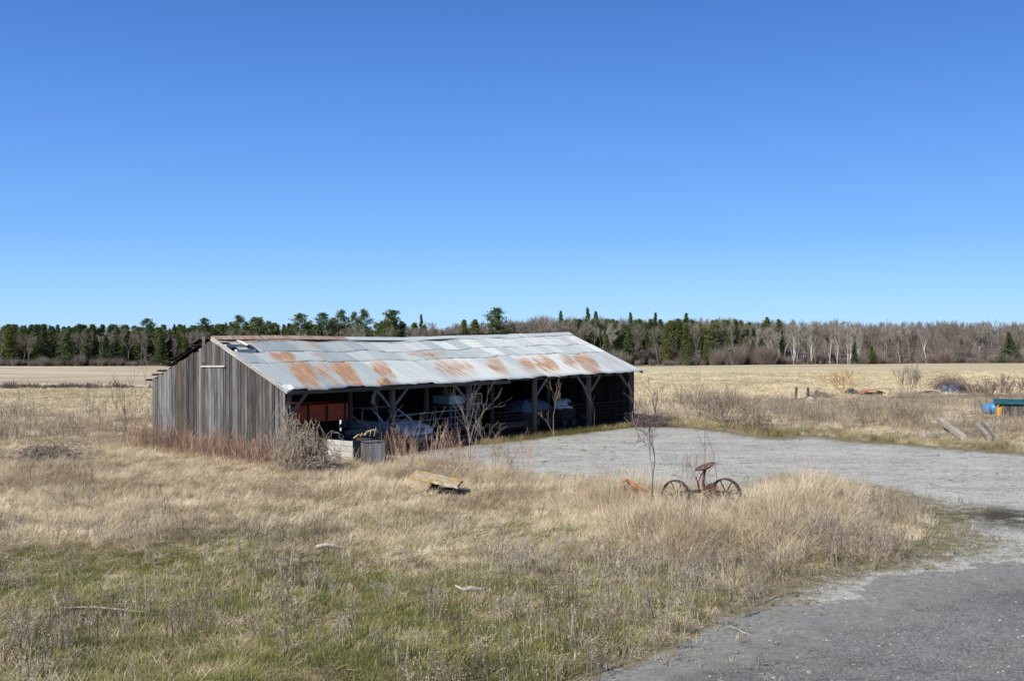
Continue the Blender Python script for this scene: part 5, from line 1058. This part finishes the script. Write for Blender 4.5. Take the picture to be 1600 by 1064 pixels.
# ones that can be singled out
for kd, px, top, Y, wf, lab in (
    ('pine',230,499,272,1.0,'tall pine rising above the left wood left of the shed peak'),
    ('pine',320,498,272,.9,'pine standing directly behind the shed peak'),
    ('pine',374,494,272,1.0,'open-crowned pine just right of the shed peak'),
    ('pine',398,497,275,.9,'slim pine second to the right of the shed peak'),
    ('pine',470,491,272,1.15,'bushy pine above the rusty part of the roof ridge'),
    ('pine',505,490,272,1.0,'pine in the middle of the group over the left half of the roof'),
    ('pine',533,486,276,.9,'pine at the right of the group over the left half of the roof'),
    ('pine',554,489,272,.55,'narrow pine left of the round-topped pine over the roof'),
    ('pine',569,485,272,.8,'round-topped pine over the roof between two narrow gaps of sky'),
    ('pine',612,486,268,1.35,'broad dark pine with wide crown above the middle of the roof'),
    ('pine',775,483,270,1.0,'lone pine with open crown standing highest behind the right part of the roof'),
    ('spruce',658,492,280,.6,'thin spire between the broad pine and the lone open pine'),
    ('spruce',876,486,285,.7,'thin spire just above the right ridge end of the roof'),
    ('spruce',918,482,285,.75,'tallest pointed spruce right of the ridge end'),
    ('spruce',931,487,290,.8,'pointed spruce next right of the tallest one'),
    ('spruce',985,489,290,.75,'pointed dark spruce above the right eave of the shed'),
    ('spruce',1024,489,290,.7,'very dark pointed spruce over the stubble beyond the shed'),
    ('spruce',1072,490,285,.9,'pointed spruce right of the very dark one'),
    ('spruce',905,500,266,1.0,'dark full spruce behind the falling edge of the roof'),
    ('spruce',982,508,262,1.0,'full spruce at the wood edge beside the shed roof'),
    ('cedar',947,523,261,1.0,'bright olive cedar low beside the shed roof'),
    ('cedar',1042,506,264,.8,'slim cedar in the mixed wood beyond the shed'),
    ('cedar',1072,508,264,.95,'full cedar in the mixed wood beyond the shed'),
    ('spruce',1096,513,263,1.1,'rounded green spruce right of the full cedar'),
    ('cedar',1149,500,275,.8,'cedar standing before orange twigs in the middle of the wood'),
    ('spruce',1336,534,262,1.0,'left one of two small evergreens at the wood edge on the right'),
    ('cedar',1362,540,261,1.3,'right one of two small evergreens at the wood edge on the right'),
    ('spruce',1576,519,261,1.5,'lone dark green spruce before the bare wood near the right edge'),
    ('spruce',252,519,261,1.25,'dark spruce at the wood edge nearest the shed gable'),
    ('spruce',165,524,261,1.5,'wide spruce at the left wood edge with open ground before it'),
    ('spruce',105,519,261,1.7,'widest dark spruce at the left wood edge'),
    ('cedar',16,512,262,1.5,'olive evergreen at the far left edge'),
    ('birch',1240,500,261,.7,'pale-trunked tree leaning at the left of the birch stand'),
    ('birch',1268,505,261,.7,'white-trunked birch left of the middle of the stand'),
    ('birch',1205,508,261,.8,'whitest forked birch at the left end of the stand'),
    ('birch',1145,497,270,.6,'pale birch stem among the brown trees left of the stand'),
    ('birch',1308,512,261,.6,'paired white stems at the right of the birch stand'),
    ('birch',1328,520,261,.6,'short white stem beside the two small evergreens'),
    ('birch',926,503,268,.5,'pale dead stem rising beside the shed roof'),
    ('birch',1090,545,259,1.0,'small pale bush-like birch at the field edge'),
    ('birch',1448,508,262,.7,'pale trunk alone in the bare wood on the right')):
    put_tree(kd, px, top, Y, lab, wf=wf)
rs = random.Random(99)
ORD = 'first second third fourth fifth sixth seventh eighth ninth tenth eleventh twelfth thirteenth fourteenth fifteenth sixteenth seventeenth eighteenth nineteenth twentieth'.split()
ORD += ['twenty-' + o_ for o_ in ORD[:9]] + ['thirtieth'] + ['thirty-' + o_ for o_ in ORD[:9]]
def row(n, lo, hi, tops, Yf, kinds, lab, group, wfs, gauss=None):
    pxs = sorted(rs.uniform(lo, hi) if gauss is None else rs.gauss(*gauss) for _ in range(n))
    for i, px in enumerate(pxs):
        top = rs.uniform(*tops) if rs.random() < .75 else rs.uniform(tops[1], tops[1] + 14); kd = rs.choice(kinds); what = {'spruce':'dark spruce','pine':'dark pine','cedar':'olive cedar','birch':'pale bare poplar','larch':'orange-brown bare larch'}[kd]
        put_tree(kd, px, top, Yf(top), '%s, %s from the left %s' % (what, ORD[i], lab), group, wf=rs.uniform(*wfs))
row(39, -80, 345, (505, 522), lambda t: 262 + (540 - t) * .8 + rs.uniform(-1, 5), ('spruce','spruce','cedar','spruce','pine'), 'in the evergreen wood left of the shed', 'evergreens of the left wood', (.8, 1.5))
row(34, 335, 860, (497, 511), lambda t: rs.uniform(272, 295), ('pine','pine','cedar'), 'among the lesser trees above the shed roof', 'evergreens above the roof', (.6, 1.05))
row(39, 870, 1200, (496, 526), lambda t: 264 + (530 - t) * .8, ('spruce','spruce','cedar'), 'in the mixed wood right of the shed', 'evergreens right of the shed', (.8, 1.25))
row(14, 1060, 1240, (494, 504), lambda t: rs.uniform(278, 292), ('larch',), 'in the middle of the wood', 'larches in the middle wood', (.6, .9))
row(24, 1180, 1345, (498, 518), lambda t: rs.uniform(262, 274), ('birch',), 'in the pale stand at the field edge', 'pale poplars at the field edge', (.6, .9))
# the rest of the wood: one mass
n = 2500; Y = rng.uniform(262, 400, n); X = rng.uniform(-1, 1, n) * Y * .92; P = np.stack([X, Y], 1); z = height(P); px = 800 + FPX * X / Y
top = np.interp(px, [-300, 0, 300, 600, 780, 900, 1200, 1300, 1450, 1900], [515, 515, 513, 507, 501, 495, 496, 498, 502, 503]) + rng.normal(0, 2.6, n) + (rng.random(n) ** 2) * 14 + 3*vnoise(np.stack([px, 0*px], 1), 45, 6)
hh = np.clip(CAM_H + (514 - top) / FPX * Y - z, 2.5, 18) / 10; wf = rng.uniform(.7, 1.0, n)
def joined(T, C_, mat):
    b = MB(); b.add(T.V, T.F, list(T.A)); b.add(C_.V, C_.F, list(C_.A)); return b.mesh('bare_tree_kind', mat)
pm = []
for s in range(5): T, C_ = bare_tree(700 + s, twigs=1300, tw=.02); pm.append(joined(T, C_, M['twig']))
T, C_ = bare_tree(777, spreadf=.4); pm.append(joined(T, C_, M['paletwig']))
scatter('bare_woodland', np.column_stack([P, z]), np.stack([0*X, 0*X, rng.uniform(0, 6.28, n)], 1), np.stack([hh*wf, hh*wf, hh], 1), pm, 'mass of bare grey-brown trees filling the far wood', 'wood')
pxs = np.concatenate([rng.uniform(-120, 350, 230), rng.uniform(-700, -120, 200), rng.uniform(1750, 2300, 60), rng.uniform(350, 700, 70), rng.uniform(880, 1220, 130)]); n = len(pxs); Y = rng.uniform(268, 305, n); X = (pxs - 800) / FPX * Y; P = np.stack([X, Y], 1); z = height(P)
top = rng.uniform(507, 526, n) + np.where(pxs > 350, -5, 0) + np.where(pxs > 800, -3, 0); hh = np.clip(CAM_H + (514 - top) / FPX * Y - z, 3, 14) / 10; wf = rng.uniform(.6, 1.25, n)
scatter('evergreen_woodland', np.column_stack([P, z]), np.stack([0*X, 0*X, rng.uniform(0, 6.28, n)], 1), np.stack([hh*wf, hh*wf, hh], 1), [CM['spruce'][0][1], CM['cedar'][0][1], CM['spruce'][2][1], CM['pine'][1][1], CM['cedar'][1][1]], 'dark evergreen mass deeper in the far wood', 'wood')
n = 1600; Y = 258.5 + np.abs(rng.normal(0, 7, n)) + rng.uniform(0, 1, n); X = rng.uniform(-1, 1, n) * Y * .92; P = np.stack([X, Y + 2.5*vnoise(np.stack([X, 0*X], 1), 14, 3)], 1); px = 800 + FPX * X / Y; hh = np.interp(px, [0, 350, 900, 1000, 1180, 1250, 1900], [.65, .6, 1.0, 1.25, 1.3, .75, .8]) * rng.uniform(.35, 1.3, n) * np.clip(.85 + .7*vnoise(P, 9, 8), .3, 1.4)
scatter('wood_edge_brush', np.column_stack([P, height(P)]), np.stack([0*X, 0*X, rng.uniform(0, 6.28, n)], 1), np.stack([hh*.9, hh*.9, hh], 1), [brushy(900+i).mesh('brush_kind', M['twig'] if i else M['brush']) for i in range(4)], 'purple-brown brush along the edge of the far wood', 'brush')
